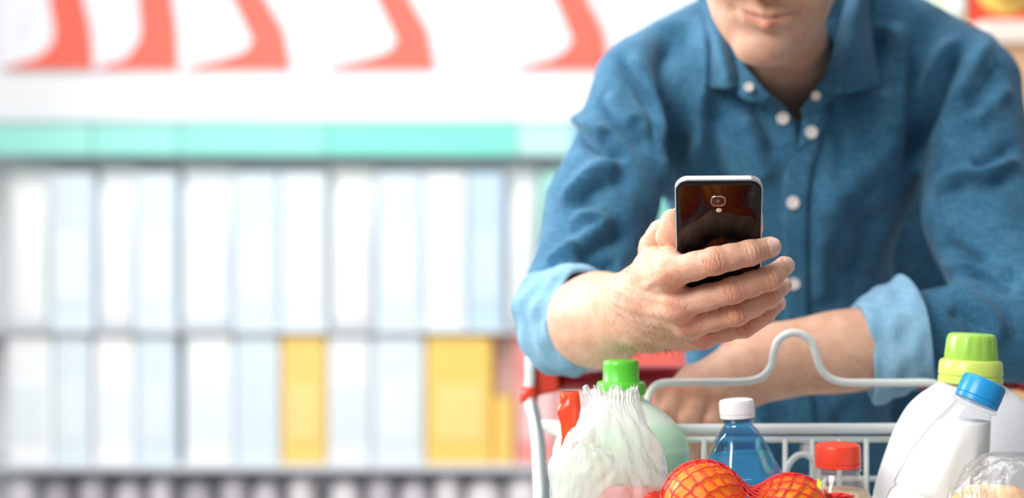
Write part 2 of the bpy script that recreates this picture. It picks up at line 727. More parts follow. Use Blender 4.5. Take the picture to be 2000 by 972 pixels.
NECK_B = W(1562, 212, 1.725)
head = U(.018,
         hell(0, .098, -.098, (.077, .104, .100)),
         hell(.002, .052, -.060, (.066, .078, .062)),
         hell(.003, -.002, -.056, (.055, .039, .052)),
         U(.014, *[Cap(hp(s * .0575 + .002, .022, -.085), hp(s * .017 + .002, -.036, -.030), .014, .0135) for s in (-1, 1)]),
         hell(0, -.035, -.022, (.021, .018, .020)),
         U(.012, *[hell(s * .036, .042, -.030, (.026, .030, .028)) for s in (-1, 1)]),
         Cap(hp(.008, .02, -.112), NECK_B, .044, .047))
face_bits = U(.007,
              head,
              Cap(hp(0, .088, -.003), hp(0, .036, .019), .0085, .0118),
              hell(-.0135, .027, .0075, (.0088, .0085, .011)), hell(.0135, .027, .0075, (.0088, .0085, .011)),
              U(.004, Cap(hp(-.026, .0040, -.012), hp(-.004, .0040, -.0005), .0028, .0036), Cap(hp(.026, .0040, -.012), hp(.004, .0040, -.0005), .0028, .0036)),
              U(.004, Cap(hp(-.019, -.0040, -.009), hp(0, -.0072, -.0008), .0036, .0052), Cap(hp(.019, -.0040, -.009), hp(0, -.0072, -.0008), .0036, .0052)),
              hell(-.031, .072, -.020, (.015, .011, .014)), hell(.031, .072, -.020, (.015, .011, .014)),
              Cap(hp(-.048, .092, -.024), hp(-.014, .094, -.006), .007, .008), Cap(hp(.048, .092, -.024), hp(.014, .094, -.006), .007, .008),
              U(.004, hell(-.080, .068, -.102, (.007, .031, .018)), hell(.080, .068, -.102, (.007, .031, .018))))

# ---- torso (skin, under the shirt)
torso_skin = U(.04,
               Ell(W(1548, 310, 1.755), (.138, .088, .150)),
               Ell(W(1556, 640, 1.78), (.120, .085, .20)),
               Cap(W(1310, 170, 1.705), W(1830, 165, 1.705), .028, .028))
body_node = U(.012, U(.02, torso_skin, face_bits), right_arm, left_arm)

# ------------------------------------------------------------------ the shirt
sleeve_r = U(.03, Cap(R_SHO, W(1178, 400, 1.552), .0560, .0535), Cap(W(1178, 400, 1.552), W(1112, 618, 1.478), .0535, .0555))
sleeve_l = U(.03, Cap(L_SHO, L_UP, .0585, .0575), Cap(L_UP, L_ELB, .0575, .0555), Cap(L_ELB, W(1795, 662, 1.462), .0530, .0490))
girdle = U(.05,
           Cap(W(1290, 150, 1.655), W(1470, 30, 1.68), .058, .050), Cap(W(1848, 140, 1.655), W(1640, 12, 1.68), .060, .052),
           Ell(W(1540, 300, 1.700), (.152, .118, .175)),
           Ell(W(1420, 260, 1.655), (.085, .070, .095)), Ell(W(1655, 260, 1.655), (.074, .070, .095)),
           Ell(W(1545, 640, 1.760), (.132, .112, .210)),
           Ell(W(1560, 980, 1.800), (.148, .115, .14)))
tail_back = Ell(W(1725, 560, 1.905), (.120, .055, .22))
neck_cut = U(.008, Cap(W(1540, 60, 1.58), W(1548, 150, 1.57), .050, .034), Cap(W(1548, 150, 1.57), W(1560, 272, 1.582), .034, .007), Cap(W(1548, 150, 1.60), W(1560, 262, 1.60), .034, .009),
             Cap(W(1546, 170, 1.66), hp(0, .0, -.10), .058, .062))
shirt_base = U(.02, U(.03, girdle, tail_back), sleeve_r, sleeve_l)
shirt_node = Cut(shirt_base, neck_cut, .006)

# folds: (pixel path, amplitude mm, width mm); + is a ridge, - a valley
FOLDS = [
    ([(1198, 102), (1236, 150), (1266, 205), (1273, 262), (1283, 322)], -7, 7),
    ([(1225, 100), (1262, 150), (1284, 215), (1291, 300)], 6, 9),
    ([(1165, 185), (1192, 222), (1232, 264), (1272, 300)], -6, 7),
    ([(1182, 180), (1212, 215), (1245, 245)], 4, 9),
    ([(1121, 246), (1136, 266), (1172, 288), (1235, 312)], -8, 6),
    ([(1118, 226), (1150, 248), (1190, 268)], 6, 9),
    ([(1112, 408), (1150, 372), (1192, 350), (1250, 346)], -8, 13),
    ([(1090, 408), (1128, 362), (1170, 328), (1220, 325)], 6, 11),
    ([(1100, 436), (1150, 424), (1176, 440), (1142, 470), (1085, 510)], 7, 10),
    ([(1120, 505), (1170, 474), (1235, 452)], -7, 12),
    ([(1060, 520), (1100, 490), (1130, 478)], 4, 8),
    ([(1125, 522), (1180, 514), (1214, 532)], -8, 8),
    ([(1372, 20), (1374, 110), (1374, 200), (1368, 275), (1344, 345)], 11, 12),
    ([(1322, 40), (1306, 120), (1318, 240), (1330, 330)], -12, 17),
    ([(1392, 185), (1386, 260), (1402, 340), (1420, 400)], -11, 14),
    ([(1256, 190), (1276, 270), (1292, 345), (1312, 400)], 6, 10),
    ([(1440, 210), (1470, 290), (1500, 370)], 6, 15),
    ([(1462, 196), (1494, 250), (1516, 312)], -5, 6),
    ([(1722, 50), (1728, 120), (1722, 190)], -10, 11),
    ([(1748, 36), (1756, 100), (1744, 200), (1742, 270)], 9, 11),
    ([(1640, 210), (1652, 300), (1640, 380)], -5, 18),
    ([(1760, 230), (1720, 300), (1640, 370), (1600, 460)], 6, 20),
    ([(1700, 400), (1690, 480), (1660, 560)], -5, 20),
    ([(1610, 420), (1600, 520), (1610, 600)], 4, 14),
    ([(1892, 62), (1852, 130), (1822, 200), (1792, 272), (1772, 340)], -13, 9),
    ([(1872, 62), (1832, 130), (1800, 200), (1775, 250)], 6, 12),
    ([(1938, 70), (1902, 130), (1868, 205)], 4, 8),
    ([(1962, 120), (1925, 170), (1880, 225)], -5, 9),
    ([(1975, 165), (1935, 205), (1890, 250)], 4, 9),
    ([(2000, 296), (1932, 336), (1864, 346), (1826, 384)], 8, 9),
    ([(1998, 342), (1932, 356), (1880, 357), (1846, 376)], -8, 7),
    ([(1992, 286), (1942, 310), (1890, 326)], -7, 8),
    ([(1836, 474), (1882, 500), (1950, 526), (2000, 546)], -8, 8),
    ([(1832, 500), (1880, 526), (1930, 520), (1990, 545)], 7, 9),
    ([(1888, 532), (1930, 536), (1985, 572)], -9, 7),
    ([(1830, 570), (1880, 580), (1930, 620), (1960, 680)], 6, 11),
    ([(1850, 600), (1900, 630), (1920, 690)], -5, 9),
    ([(1380, 560), (1420, 640), (1440, 740)], 6, 14),
    ([(1470, 760), (1500, 840), (1510, 940)], 7, 14),
    ([(1640, 780), (1650, 860), (1640, 950)], -7, 16),
]


def fold_paths():
    qs = [catmull(path, max(5, 3 * len(path))) for path, amp, w in FOLDS]
    al = np.concatenate(qs)
    P3 = trace_many(shirt_node, al[:, 0], al[:, 1])
    out, k = [], 0
    for q, (path, amp, w) in zip(qs, FOLDS):
        out.append((P3[k:k + len(q)], amp * 2.0e-3, w * 1e-3))
        k += len(q)
    return out


FOLD3 = fold_paths()


def cloth_offset(V):
    """how far the cloth stands out of its base form at the points V"""
    d = np.zeros(len(V))
    for P3, amp, w in FOLD3:
        lo, hi = P3.min(0) - 3.2 * w, P3.max(0) + 3.2 * w
        m = ((V > lo) & (V < hi)).all(1)
        if not m.any(): continue
        s, t = seg_dist(V[m], P3)
        end = np.clip(np.minimum(t, 1 - t) / .22, 0, 1)
        end = end * end * (3 - 2 * end)
        prof = np.exp(-(s / w) ** 2) if amp > 0 else np.exp(-(s / w) ** 1.5)
        d[m] += amp * prof * end
    d += .0022 * wave_noise(V * np.array([1, 1, .55]), 22, 3, 3)
    d += .0007 * wave_noise(V, 75, 5, 2)
    return d


def on_shirt_many(px, py, lift):
    p = trace_many(shirt_base, px, py)
    g, _ = gradient(shirt_base, p, .3, .002)
    n = g / (np.linalg.norm(g, axis=1)[:, None] + 1e-12)
    return p + n * (cloth_offset(p) + lift)[:, None], n


def on_shirt(px, py, lift=0.0):
    p, n = on_shirt_many([px], [py], lift)
    return p[0], n[0]


# ------------------------------------------------------------------ person materials
def skin_material():
    m = principled('skin', srgb(222, 178, 152), .46, spec=.38, sss=.12, sss_s=.005)
    k = NT(m)
    at = k.n('ShaderNodeVertexColor', layer_name='tone')
    sp = k.n('ShaderNodeSeparateColor')
    k.l(at.outputs['Color'], sp.inputs['Color'])
    v = k.coords('Object')
    base = k.ramp(k.noise(v, 55, 4), [(.30, srgb(212, 160, 132)), (.52, srgb(224, 180, 154)), (.75, srgb(232, 192, 168))])
    fine = k.noise(v, 420, 3)
    base = k.mix(k.math('MULTIPLY', fine, .35), base, srgb(205, 150, 122))
    base = k.mix(sp.outputs['Red'], base, srgb(214, 118, 92))           # flushed knuckles, lips, creases
    base = k.mix(sp.outputs['Green'], base, srgb(232, 190, 174))        # nails
    base = k.mix(sp.outputs['Blue'], base, srgb(150, 122, 110))         # shaved beard, brows, lashes; also shade painted into mouth line and nostrils
    k.l(base, k.b.inputs['Base Color'])
    rr = k.n('ShaderNodeMapRange'); rr.inputs['To Min'].default_value = .48; rr.inputs['To Max'].default_value = .22
    k.l(sp.outputs['Green'], rr.inputs['Value']); k.l(rr.outputs[0], k.b.inputs['Roughness'])
    h = k.math('ADD', k.math('MULTIPLY', k.noise(v, 900, 2), .5), k.noise(v, 300, 3))
    k.bump(h, .30, .0006)
    return m


def denim_material(name, dark, mid, light):
    m = principled(name, mid, .82, spec=.18)
    k = NT(m)
    v = k.coords('Object')
    slub = k.noise(k.coords('Object', (900, 900, 60)), 1.0, 2)
    slub2 = k.noise(k.coords('Object', (60, 60, 900)), 1.0, 2)
    big = k.noise(v, 28, 4)
    s = k.math('ADD', k.math('MULTIPLY', slub, .45), k.math('MULTIPLY', slub2, .25))
    s = k.math('ADD', s, k.math('MULTIPLY', big, .22))
    c = k.ramp(s, [(.30, dark), (.45, mid), (.64, light)])
    k.l(c, k.b.inputs['Base Color'])
    k.bump(k.math('ADD', slub, slub2), .35, .0006)
    k.b.inputs['Sheen Weight'].default_value = .12
    return m


M_SKIN = skin_material()
M_DENIM = denim_material('blue_chambray', srgb(32, 76, 103), srgb(52, 103, 135), srgb(92, 146, 173))
M_DENIM_IN = denim_material('light_chambray', srgb(98, 148, 180), srgb(128, 172, 200), srgb(156, 194, 216))
M_BUTTON = principled('pearl_button', srgb(236, 230, 226), .3, spec=.5)
M_HAIR = principled('dark_hair', srgb(52, 38, 30), .5)
M_EYE = principled('eyelash', srgb(40, 30, 26), .6)

# ------------------------------------------------------------------ person: skin
person = empty('person', (0.32, 1.72, 0.0))
set_tags(person, 'person in a blue chambray shirt leaning on the cart handle, reading a phone', 'person')

BV, BQ = surface(body_node, (-.02, 1.10, .78), (.66, 1.96, 1.62), .0028, margin=.04, newton=2)


def refine(V, Q, region):
    """split the quads whose corners all lie in the region; neighbours take the new edge points as n-gons"""
    inr = region[Q].all(1)
    e = np.concatenate([Q[inr][:, [i, (i + 1) % 4]] for i in range(4)])
    e = np.unique(np.sort(e, 1), axis=0)
    key = e[:, 0].astype(np.int64) * len(V) + e[:, 1]
    mid = (V[e[:, 0]] + V[e[:, 1]]) / 2
    cen = V[Q[inr]].mean(1)
    nv = len(V)
    NV = np.vstack([V, mid, cen])

    def look(a, b):
        k = np.minimum(a, b).astype(np.int64) * nv + np.maximum(a, b)
        i = np.minimum(np.searchsorted(key, k), len(key) - 1)
        return np.where(key[i] == k, i + nv, -1)
    q = Q[inr]
    m = [look(q[:, i], q[:, (i + 1) % 4]) for i in range(4)]
    c = np.arange(len(q)) + nv + len(mid)
    small = np.concatenate([np.stack([q[:, i], m[i], c, m[i - 1]], -1) for i in range(4)])
    o = Q[~inr]
    om = np.stack([look(o[:, i], o[:, (i + 1) % 4]) for i in range(4)], -1)
    plain = (om < 0).all(1)
    rest = []
    for row, mm in zip(o[~plain], om[~plain]):
        f = []
        for i in range(4):
            f.append(int(row[i]))
            if mm[i] >= 0: f.append(int(mm[i]))
        rest.append(f)
    return NV, np.concatenate([small, o[plain]]), rest


hand_c = W(1395, 560, 1.19)
def hand_region(V): return (V[:, 1] < 1.27) & (V[:, 2] < CH + .05) & (V[:, 2] > CH - .095) & (V[:, 0] < .24)
BV, BQ, BN = refine(BV, BQ, hand_region(BV))
# a second pass for the fingers and the back of the hand
inh = hand_region(BV) & (BV[:, 1] < 1.235)
BN_v = set(i for f in BN for i in f)
for i in BN_v: inh[i] = False
BV, BQ, BN2 = refine(BV, BQ, inh)
BN = BN + BN2
hv = np.nonzero(hand_region(BV))[0]
BV[hv] = project(body_node, BV[hv], .04, 1, .0012)


def poly_normals(V, Q, ngons):
    N = vnormals(V, Q)
    return N


BNRM = poly_normals(BV, BQ, BN)
tone = np.zeros((len(BV), 3))
disp = np.zeros(len(BV))
V = BV


def joint_marks(pts, rad, seed, dorsal_to=np.array([0, -1.0, .12]), fine=True, strength=1.0, tipdir=None):
    r = np.random.default_rng(seed)
    a, b, c, d = pts
    lo, hi = np.min(pts, 0) - .02, np.max(pts, 0) + .02
    idx = np.nonzero(((V > lo) & (V < hi)).all(1))[0]
    P = V[idx]
    s, t = seg_dist(P, np.array(pts))
    near = s < max(rad) * 1.35
    # flush over the joints
    for q, am, w in ((a, .30, .008), (b, .17, .009), (c, .13, .008), (d, .20, .008)):
        g = np.exp(-((np.linalg.norm(P - q, axis=1) - .011) / w) ** 2 * 1.0) * near
        dors = np.clip(BNRM[idx] @ _n(dorsal_to), 0, 1)
        tone[idx, 0] = np.maximum(tone[idx, 0], am * strength * g * (.35 + .65 * dors))
    if not fine: return
    # creases across the back of each joint
    for (q, p0, p1, rr, n, am) in ((b, a, c, rad[1], 7, .0010), (c, b, d, rad[2], 4, .00075), (a, a, b, rad[0], 5, .00025)):
        ax = _n(p1 - p0)
        dn = _n(dorsal_to - ax * dorsal_to.dot(ax))
        sd = np.cross(ax, dn)
        L = P - q
        x, y, z = L @ ax, L @ sd, L @ dn
        dors = np.clip((z / rr - .05) / .5, 0, 1) * (np.abs(x) < rr * 1.4) * near
        # a low pad on the joint
        disp[idx] += .0007 * np.exp(-(x / (rr * .55)) ** 2 - (y / (rr * .75)) ** 2) * dors * (q is not a)
        span = rr * .62
        for i in range(n):
            x0 = -span + 2 * span * i / (n - 1) + r.normal(0, .0004)
            bend = r.normal(0, 14) * .4 + (x0 / span) * 26
            wl = x - x0 + bend * y * y + .0004 * np.sin(y * 900 + r.uniform(0, 6))
            am_i = am * r.uniform(.45, 1.0)
            g = np.exp(-(wl / .00058) ** 2) * np.exp(-(y / (rr * r.uniform(.55, .85))) ** 2) * dors
            disp[idx] -= am_i * g
            tone[idx, 0] = np.clip(tone[idx, 0] + .50 * g * am_i / .0007, 0, .9)
    # nail on the last joint
    ax = _n(d - c)
    dt = dorsal_to if tipdir is None else np.asarray(tipdir, float)
    dn = _n(dt - ax * dt.dot(ax))
    sd = np.cross(ax, dn)
    q = d - ax * .0012
    L = P - q
    x, y, z = L @ ax, L @ sd, L @ dn
    wn, ln = rad[3] * .80, rad[3] * .86
    e = (np.abs(x / ln) ** 3.2 + np.abs(y / wn) ** 3.2) ** (1 / 3.2)
    ok = (z > 0) & near
    nail = np.clip((1.0 - e) / .08, 0, 1) * ok
    tone[idx, 1] = np.maximum(tone[idx, 1], nail)
    tone[idx, 0] *= (1 - nail)
    rim = np.exp(-((e - 1.08) / .09) ** 2) * ok
    disp[idx] -= .00045 * rim
    disp[idx] += .00018 * nail


def finger_id_mask():
    pass


for i, k in enumerate(('index', 'middle', 'ring', 'little')):
    pts, rad, _ = FING[k]
    joint_marks(pts, rad, 20 + i, tipdir=[(.10, -1, .05), (.62, -.9, .25), (.70, -.8, .25), (.8, -.7, .2)][i])
for i, k in enumerate(('index', 'middle', 'ring', 'little')):
    pts, rad, _ = LF[k]
    joint_marks(pts, rad, 40 + i, np.array([-.2, -1.0, .45]), fine=False, strength=.8)
# tendons and knuckle hollows on the back of the hand
for k in FING:
    s, t = seg_dist(V[hv], np.array([CARP[k], FING[k][0][0]]))
    a = CARP[k]; b = FING[k][0][0]
    ax = _n(b - a); dn = _n(np.array([0, -1, .1]) - ax * np.array([0, -1, .1]).dot(ax)); sd = np.cross(ax, dn)
    L = V[hv] - a
    y, z = L @ sd, L @ dn
    disp[hv] += .0011 * np.exp(-(y / .0034) ** 2) * (z > 0) * np.clip((t - .35) / .4, 0, 1) * np.clip((1.05 - t) / .1, 0, 1)
# thumb flush
g = np.exp(-((np.linalg.norm(V - W(1314, 452, 1.178), axis=1)) / .014) ** 2)
tone[:, 0] = np.maximum(tone[:, 0], .34 * g)
# loose skin
disp[hv] += .00022 * wave_noise(V[hv], 190, 9, 3) + .00012 * wave_noise(V[hv] @ np.array([[1, .3, 0], [0, .4, 0], [0, .3, 1.0]]), 420, 10, 2)

# ---- face: mouth line, lips, nostrils, shaved beard, brows, lashes
fl = (V - HM) @ HAX.T                                          # r, u, f
fr, fu, ff = fl[:, 0], fl[:, 1], fl[:, 2]
front = (ff > -.045) & (np.abs(fr) < .06) & (fu > -.08) & (fu < .15)
ml = -.0004 + 6.6 * fr ** 2 + .03 * fr                         # the mouth curve, corners up: a smile
w_m = np.clip(1 - (np.abs(fr) / .0315) ** 4, 0, 1)
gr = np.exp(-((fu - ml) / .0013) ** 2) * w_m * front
disp -= .0030 * gr
for s in (-1, 1):                                              # dimpled corners and the fold beside the nose
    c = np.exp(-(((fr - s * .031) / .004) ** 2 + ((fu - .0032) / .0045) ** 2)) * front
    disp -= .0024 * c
    tone[:, 2] = np.maximum(tone[:, 2], .35 * c)  # shade in the mouth corners painted into the tone
    sd_, _ = seg_dist(V, np.array([hp(s * .018, .034, .0), hp(s * .031, .016, -.012), hp(s * .037, .0, -.02)]))
    disp -= .0012 * np.exp(-(sd_ / .0035) ** 2) * front
lip_u = ml + .0042 * np.clip(1 - (fr / .031) ** 2, 0, 1)
lip_l = ml - .0098 * np.clip(1 - (fr / .027) ** 2, 0, 1)
lips = np.clip((lip_u - fu) / .0014 + .5, 0, 1) * np.clip((fu - lip_l) / .0016 + .5, 0, 1) * front * (np.abs(fr) < .031)
tone[:, 0] = np.maximum(tone[:, 0] * (1 - lips), .54 * lips)
tone[:, 2] = np.maximum(tone[:, 2], .85 * gr)  # dark of the mouth groove painted in as shade
for s in (-1, 1):
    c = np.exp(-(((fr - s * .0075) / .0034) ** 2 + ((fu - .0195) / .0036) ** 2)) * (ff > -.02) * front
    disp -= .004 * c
    tone[:, 2] = np.maximum(tone[:, 2], .8 * c)  # nostril shade painted into the skin colour
disp -= .002 * np.exp(-((fu + .0185) / .005) ** 2 - (fr / .018) ** 2) * front
disp -= .0006 * np.exp(-(fr / .0035) ** 2) * np.exp(-((fu - .014) / .005) ** 2) * front
beard = np.clip((.03 - fu) / .03, 0, 1) * np.clip((ff + .105) / .03, 0, 1) * np.clip((fu + .075) / .02, 0, 1) * (np.linalg.norm(fl, axis=1) < .13)
beard *= (1 - lips)
cheek_clear = 1 - .6 * np.exp(-(((np.abs(fr) - .04) / .02) ** 2 + ((fu - .02) / .025) ** 2))
tone[:, 2] = np.maximum(tone[:, 2], .20 * beard * cheek_clear)
tone[:, 0] = np.maximum(tone[:, 0], .16 * np.exp(-(fr / .02) ** 2 - ((fu + .034) / .016) ** 2) * front)
for s in (-1, 1):
    sd_, _ = seg_dist(V, np.array([hp(s * .050, .094, -.024), hp(s * .030, .100, -.012), hp(s * .012, .096, -.004)]))
    tone[:, 2] = np.maximum(tone[:, 2], 1.0 * (sd_ < .0105))
    sd_, _ = seg_dist(V, np.array([hp(s * .045, .068, -.016), hp(s * .031, .0635, -.008), hp(s * .018, .067, -.010)]))
    tone[:, 2] = np.maximum(tone[:, 2], 1.0 * np.exp(-(sd_ / .0035) ** 2))
    disp -= .0015 * np.exp(-(sd_ / .002) ** 2)
# sunburnt mottling on the forearms
arm_m = (V[:, 2] < CH + .02)
tone[:, 0] += np.clip(wave_noise(V, 38, 15, 3), 0, 1) * .12 * arm_m

BV = BV + BNRM * disp[:, None]
me = bpy.data.meshes.new('body')
me.from_pydata(BV.tolist(), [], BQ.tolist() + BN)
me.update()
body = link_mesh('body', me, M_SKIN, person)
vcolor(body, 'tone', np.clip(tone, 0, 1))
print('BODY', len(BV), len(BQ))

# ---- hair of the head (above the frame) as a thick cap
hair_node = Cut(U(.02, hell(0, .112, -.106, (.084, .106, .104)), hell(0, .175, -.045, (.058, .032, .050))),
                U(.02, hell(0, .045, .010, (.085, .102, .085)), hell(0, .0, -.09, (.12, .062, .095))), .012)
HV, HQ = surface(hair_node, hp(0, .1, -.1) - .17, hp(0, .1, -.1) + .17, .004, margin=.05)
HN = vnormals(HV, HQ)
strand = wave_noise((HV - HM) @ HAX.T * np.array([5, 1, 1]), 60, 31, 2)
HV = HV + HN * (.0025 * strand)[:, None]
quad_mesh('hair', HV, HQ, M_HAIR, person)

# ------------------------------------------------------------------ person: shirt
SV, SQ = surface(shirt_node, (-.06, 1.34, .82), (.70, 2.02, 1.46), .0036, margin=.10, newton=2)
SN = vnormals(SV, SQ)
SV = SV + SN * cloth_offset(SV)[:, None]
shirt = quad_mesh('shirt', SV, SQ, M_DENIM, person)
shirt['label'] = 'blue chambray shirt with rolled sleeves'
pass; print('SHIRT', len(SV))


def cuff(name, c, axis, length, r0, r1, seed, squash=1.0, upv=(0, 0, 1)):
    """a sleeve turned back over itself: outer wrap, rolled lip at the opening, inside seen at the rim"""
    ax = _n(np.asarray(axis, float))
    uv = np.asarray(upv, float); uv = _n(uv - ax * uv.dot(ax))
    sv = np.cross(ax, uv)
    n = 120
    prof = [(-.50, r0 - .006), (-.52, r0 - .001), (-.47, r0 + .0025), (-.2, r0 * .5 + r1 * .5 + .003), (.15, r0 * .35 + r1 * .65 + .003), (.42, r1 + .002), (.49, r1 + .0008), (.51, r1 - .0016), (.47, r1 - .0036), (.1, r1 - .006), (-.2, r1 - .010)]
    ts = catmull(prof, 46)
    V_, F_ = [], []
    ph = np.random.default_rng(seed).uniform(0, 6.28, 6)
    for i, (t, r) in enumerate(ts):
        outer = 1.0 if i < 34 else .4
        for k in range(n):
            a = 2 * PI * k / n
            w = .0022 * math.sin(3 * a + ph[0] + 2.0 * t) + .0017 * math.sin(5 * a + ph[1] - 3 * t) + .0016 * math.sin(9 * a + ph[2] + 5 * t) * math.sin(4 * t + ph[3])
            w += -.0028 * outer * math.exp(-((math.sin(a * .5 + ph[4] + t * .7)) / .09) ** 2)
            w += .0010 * math.sin(16 * t + 2 * a + ph[5])
            rr = r + w
            sk = .010 * math.sin(a + ph[3]) + .003 * math.sin(2 * a + ph[1])
            p = c + ax * (t * length + sk) + uv * rr * math.cos(a) + sv * rr * squash * math.sin(a)
            V_.append(p)
    m = len(ts)
    for i in range(m - 1):
        for k in range(n):
            k2 = (k + 1) % n
            F_.append((i * n + k, i * n + k2, (i + 1) * n + k2, (i + 1) * n + k))
    o = mesh_obj(name, V_, F_, M_DENIM_IN, shirt)
    o['label'] = 'rolled-up cuff showing the paler inside of the cloth'
    return o


cuff('cuff', W(1122, 625, 1.432), np.array([.62, -.78, .10]), .050, .0530, .0490, 3, .94)
cuff('cuff', W(1738, 670, 1.452), np.array([-.90, .06, -.38]), .058, .0540, .0500, 8, 1.0)


def ribbon(name, left, right, n, lift, mat, thick=.0022, cross=5):
    """strip of cloth lying on the shirt between two pixel paths"""
    L = np.asarray(catmull(left, n)); R = np.asarray(catmull(right, n))
    T_ = np.linspace(0, 1, cross)
    q = (L[:, None, :] * (1 - T_)[None, :, None] + R[:, None, :] * T_[None, :, None]).reshape(-1, 2)
    V_, _ = on_shirt_many(q[:, 0], q[:, 1], lift)
    F_ = []
    for i in range(n - 1):
        for j in range(cross - 1):
            a = i * cross + j
            F_.append((a, a + 1, a + cross + 1, a + cross))
    o = mesh_obj(name, V_, F_, mat, shirt)
    solidify(o, thick)
    return o


ribbon('placket', [(1556, 296), (1532, 330), (1526, 400), (1528, 480), (1530, 560), (1532, 660), (1538, 780), (1545, 900), (1550, 980)],
       [(1606, 262), (1588, 330), (1578, 400), (1576, 480), (1577, 560), (1580, 660), (1588, 780), (1598, 900), (1604, 980)], 60, .0022, M_DENIM)
ribbon('placket_edge', [(1468, 196), (1484, 226), (1503, 262), (1516, 292), (1530, 330)], [(1502, 186), (1526, 206), (1547, 230), (1557, 262), (1560, 292)], 26, .0020, M_DENIM)
ribbon('placket_edge', [(1568, 222), (1565, 240), (1562, 262), (1556, 292)], [(1616, 196), (1620, 216), (1616, 240), (1606, 266)], 26, .0034, M_DENIM)


def collar_patch(name, rows, nu=16, nv=22, thick=.003):
    V_, F_ = patch([[W(*p) for p in r] for r in rows], nu, nv)
    V_ = np.asarray(V_)
    V_ = V_ + np.stack([np.zeros(len(V_)), .0008 * wave_noise(V_, 60, 21, 2), np.zeros(len(V_))], -1)
    o = mesh_obj(name, V_, F_, M_DENIM, shirt)
    solidify(o, thick)
    return o


def Ds(px, py, lift):
    """depth of the shirt front at a pixel, less a lift towards the camera"""
    return float(trace(shirt_base, px, py)[1]) - lift


# collar leaves: rows from the roll line at the neck to the free edge
collar_patch('collar', [
    [(1368, -70, 1.630), (1396, 20, 1.600), (1418, 84, 1.572), (1434, 136, 1.556), (1440, 172, 1.553)],
    [(1352, -62, 1.630), (1386, 22, 1.592), (1404, 88, 1.560), (1414, 138, 1.548), (1416, 173, 1.548)],
    [(1338, -55, 1.640), (1376, 25, 1.600), (1386, 90, Ds(1386, 90, .012)), (1384, 138, Ds(1384, 138, .009)), (1381, 171, Ds(1381, 171, .006))],
])
collar_patch('collar', [
    [(1672, -70, 1.630), (1650, 14, 1.600), (1634, 76, 1.575), (1616, 136, 1.558), (1600, 182, 1.550)],
    [(1700, -66, 1.620), (1676, 10, 1.586), (1668, 80, 1.560), (1662, 140, 1.548), (1656, 182, 1.545)],
    [(1716, -60, 1.630), (1696, 6, Ds(1696, 6, .016)), (1702, 72, Ds(1702, 72, .012)), (1710, 132, Ds(1710, 132, .009)), (1718, 168, Ds(1718, 168, .006))],
])
# collar stand: inner band running up to the neck from each front end
collar_patch('collar_stand', [
    [(1384, 0, 1.628), (1410, 58, 1.596), (1440, 108, 1.566), (1478, 158, 1.548), (1506, 188, 1.545)],
    [(1388, 30, 1.618), (1414, 96, 1.588), (1438, 150, 1.562), (1464, 176, 1.549), (1500, 192, 1.548)],
    [(1394, 60, 1.612), (1416, 130, 1.585), (1436, 176, 1.560), (1458, 196, 1.553), (1494, 198, 1.555)],
])
collar_patch('collar_stand', [
    [(1660, 0, 1.628), (1640, 58, 1.598), (1622, 118, 1.570), (1596, 170, 1.552), (1566, 214, 1.548)],
    [(1656, 30, 1.618), (1644, 96, 1.588), (1630, 150, 1.564), (1606, 186, 1.552), (1570, 224, 1.552)],
    [(1655, 60, 1.612), (1650, 130, 1.588), (1636, 178, 1.566), (1616, 200, 1.556), (1578, 230, 1.558)],
])
# back of the collar, closing the ring behind the neck
collar_patch('collar', [
    [(1368, -66, 1.632), (1400, -120, 1.700), (1500, -150, 1.745), (1545, -152, 1.750), (1600, -148, 1.742), (1655, -120, 1.700), (1672, -66, 1.632)],
    [(1350, -60, 1.634), (1380, -110, 1.712), (1490, -130, 1.765), (1545, -132, 1.770), (1610, -128, 1.760), (1680, -110, 1.712), (1698, -60, 1.632)],
    [(1336, -52, 1.642), (1366, -84, 1.722), (1480, -96, 1.780), (1545, -98, 1.785), (1620, -95, 1.775), (1695, -80, 1.722), (1716, -52, 1.640)],
])


def button(px, py, rad=.0062, D=None, name='button'):
    if D is None:
        p, n = on_shirt(px, py, .0048)
    else:
        p, n = W(px, py, D), np.array([0, -1, .05])
    n = _n(n * .5 + np.array([0, -.5, 0]))
    prof = [(rad * .15, -.0012), (rad * .9, -.0012), (rad, -.0002), (rad * .96, .0009), (rad * .80, .0013), (rad * .68, .0008), (rad * .3, .0006), (.0001, .0006)]
    V_, F_ = lathe(prof, 28)
    q = Vector(n).to_track_quat('Z', 'Y').to_matrix()
    V_ = [np.array(q @ Vector(v)) + p for v in V_]
    # four thread holes as a small raised cross of thread
    o = mesh_obj(name, V_, F_, M_BUTTON, shirt)
    return o


for px, py in ((1527, 233), (1584, 259), (1548, 394), (1550, 551), (1562, 710), (1575, 872)):
    button(px, py, .0072)
button(1463, 170, .0052, 1.541)
button(1594, 187, .0052, 1.543)

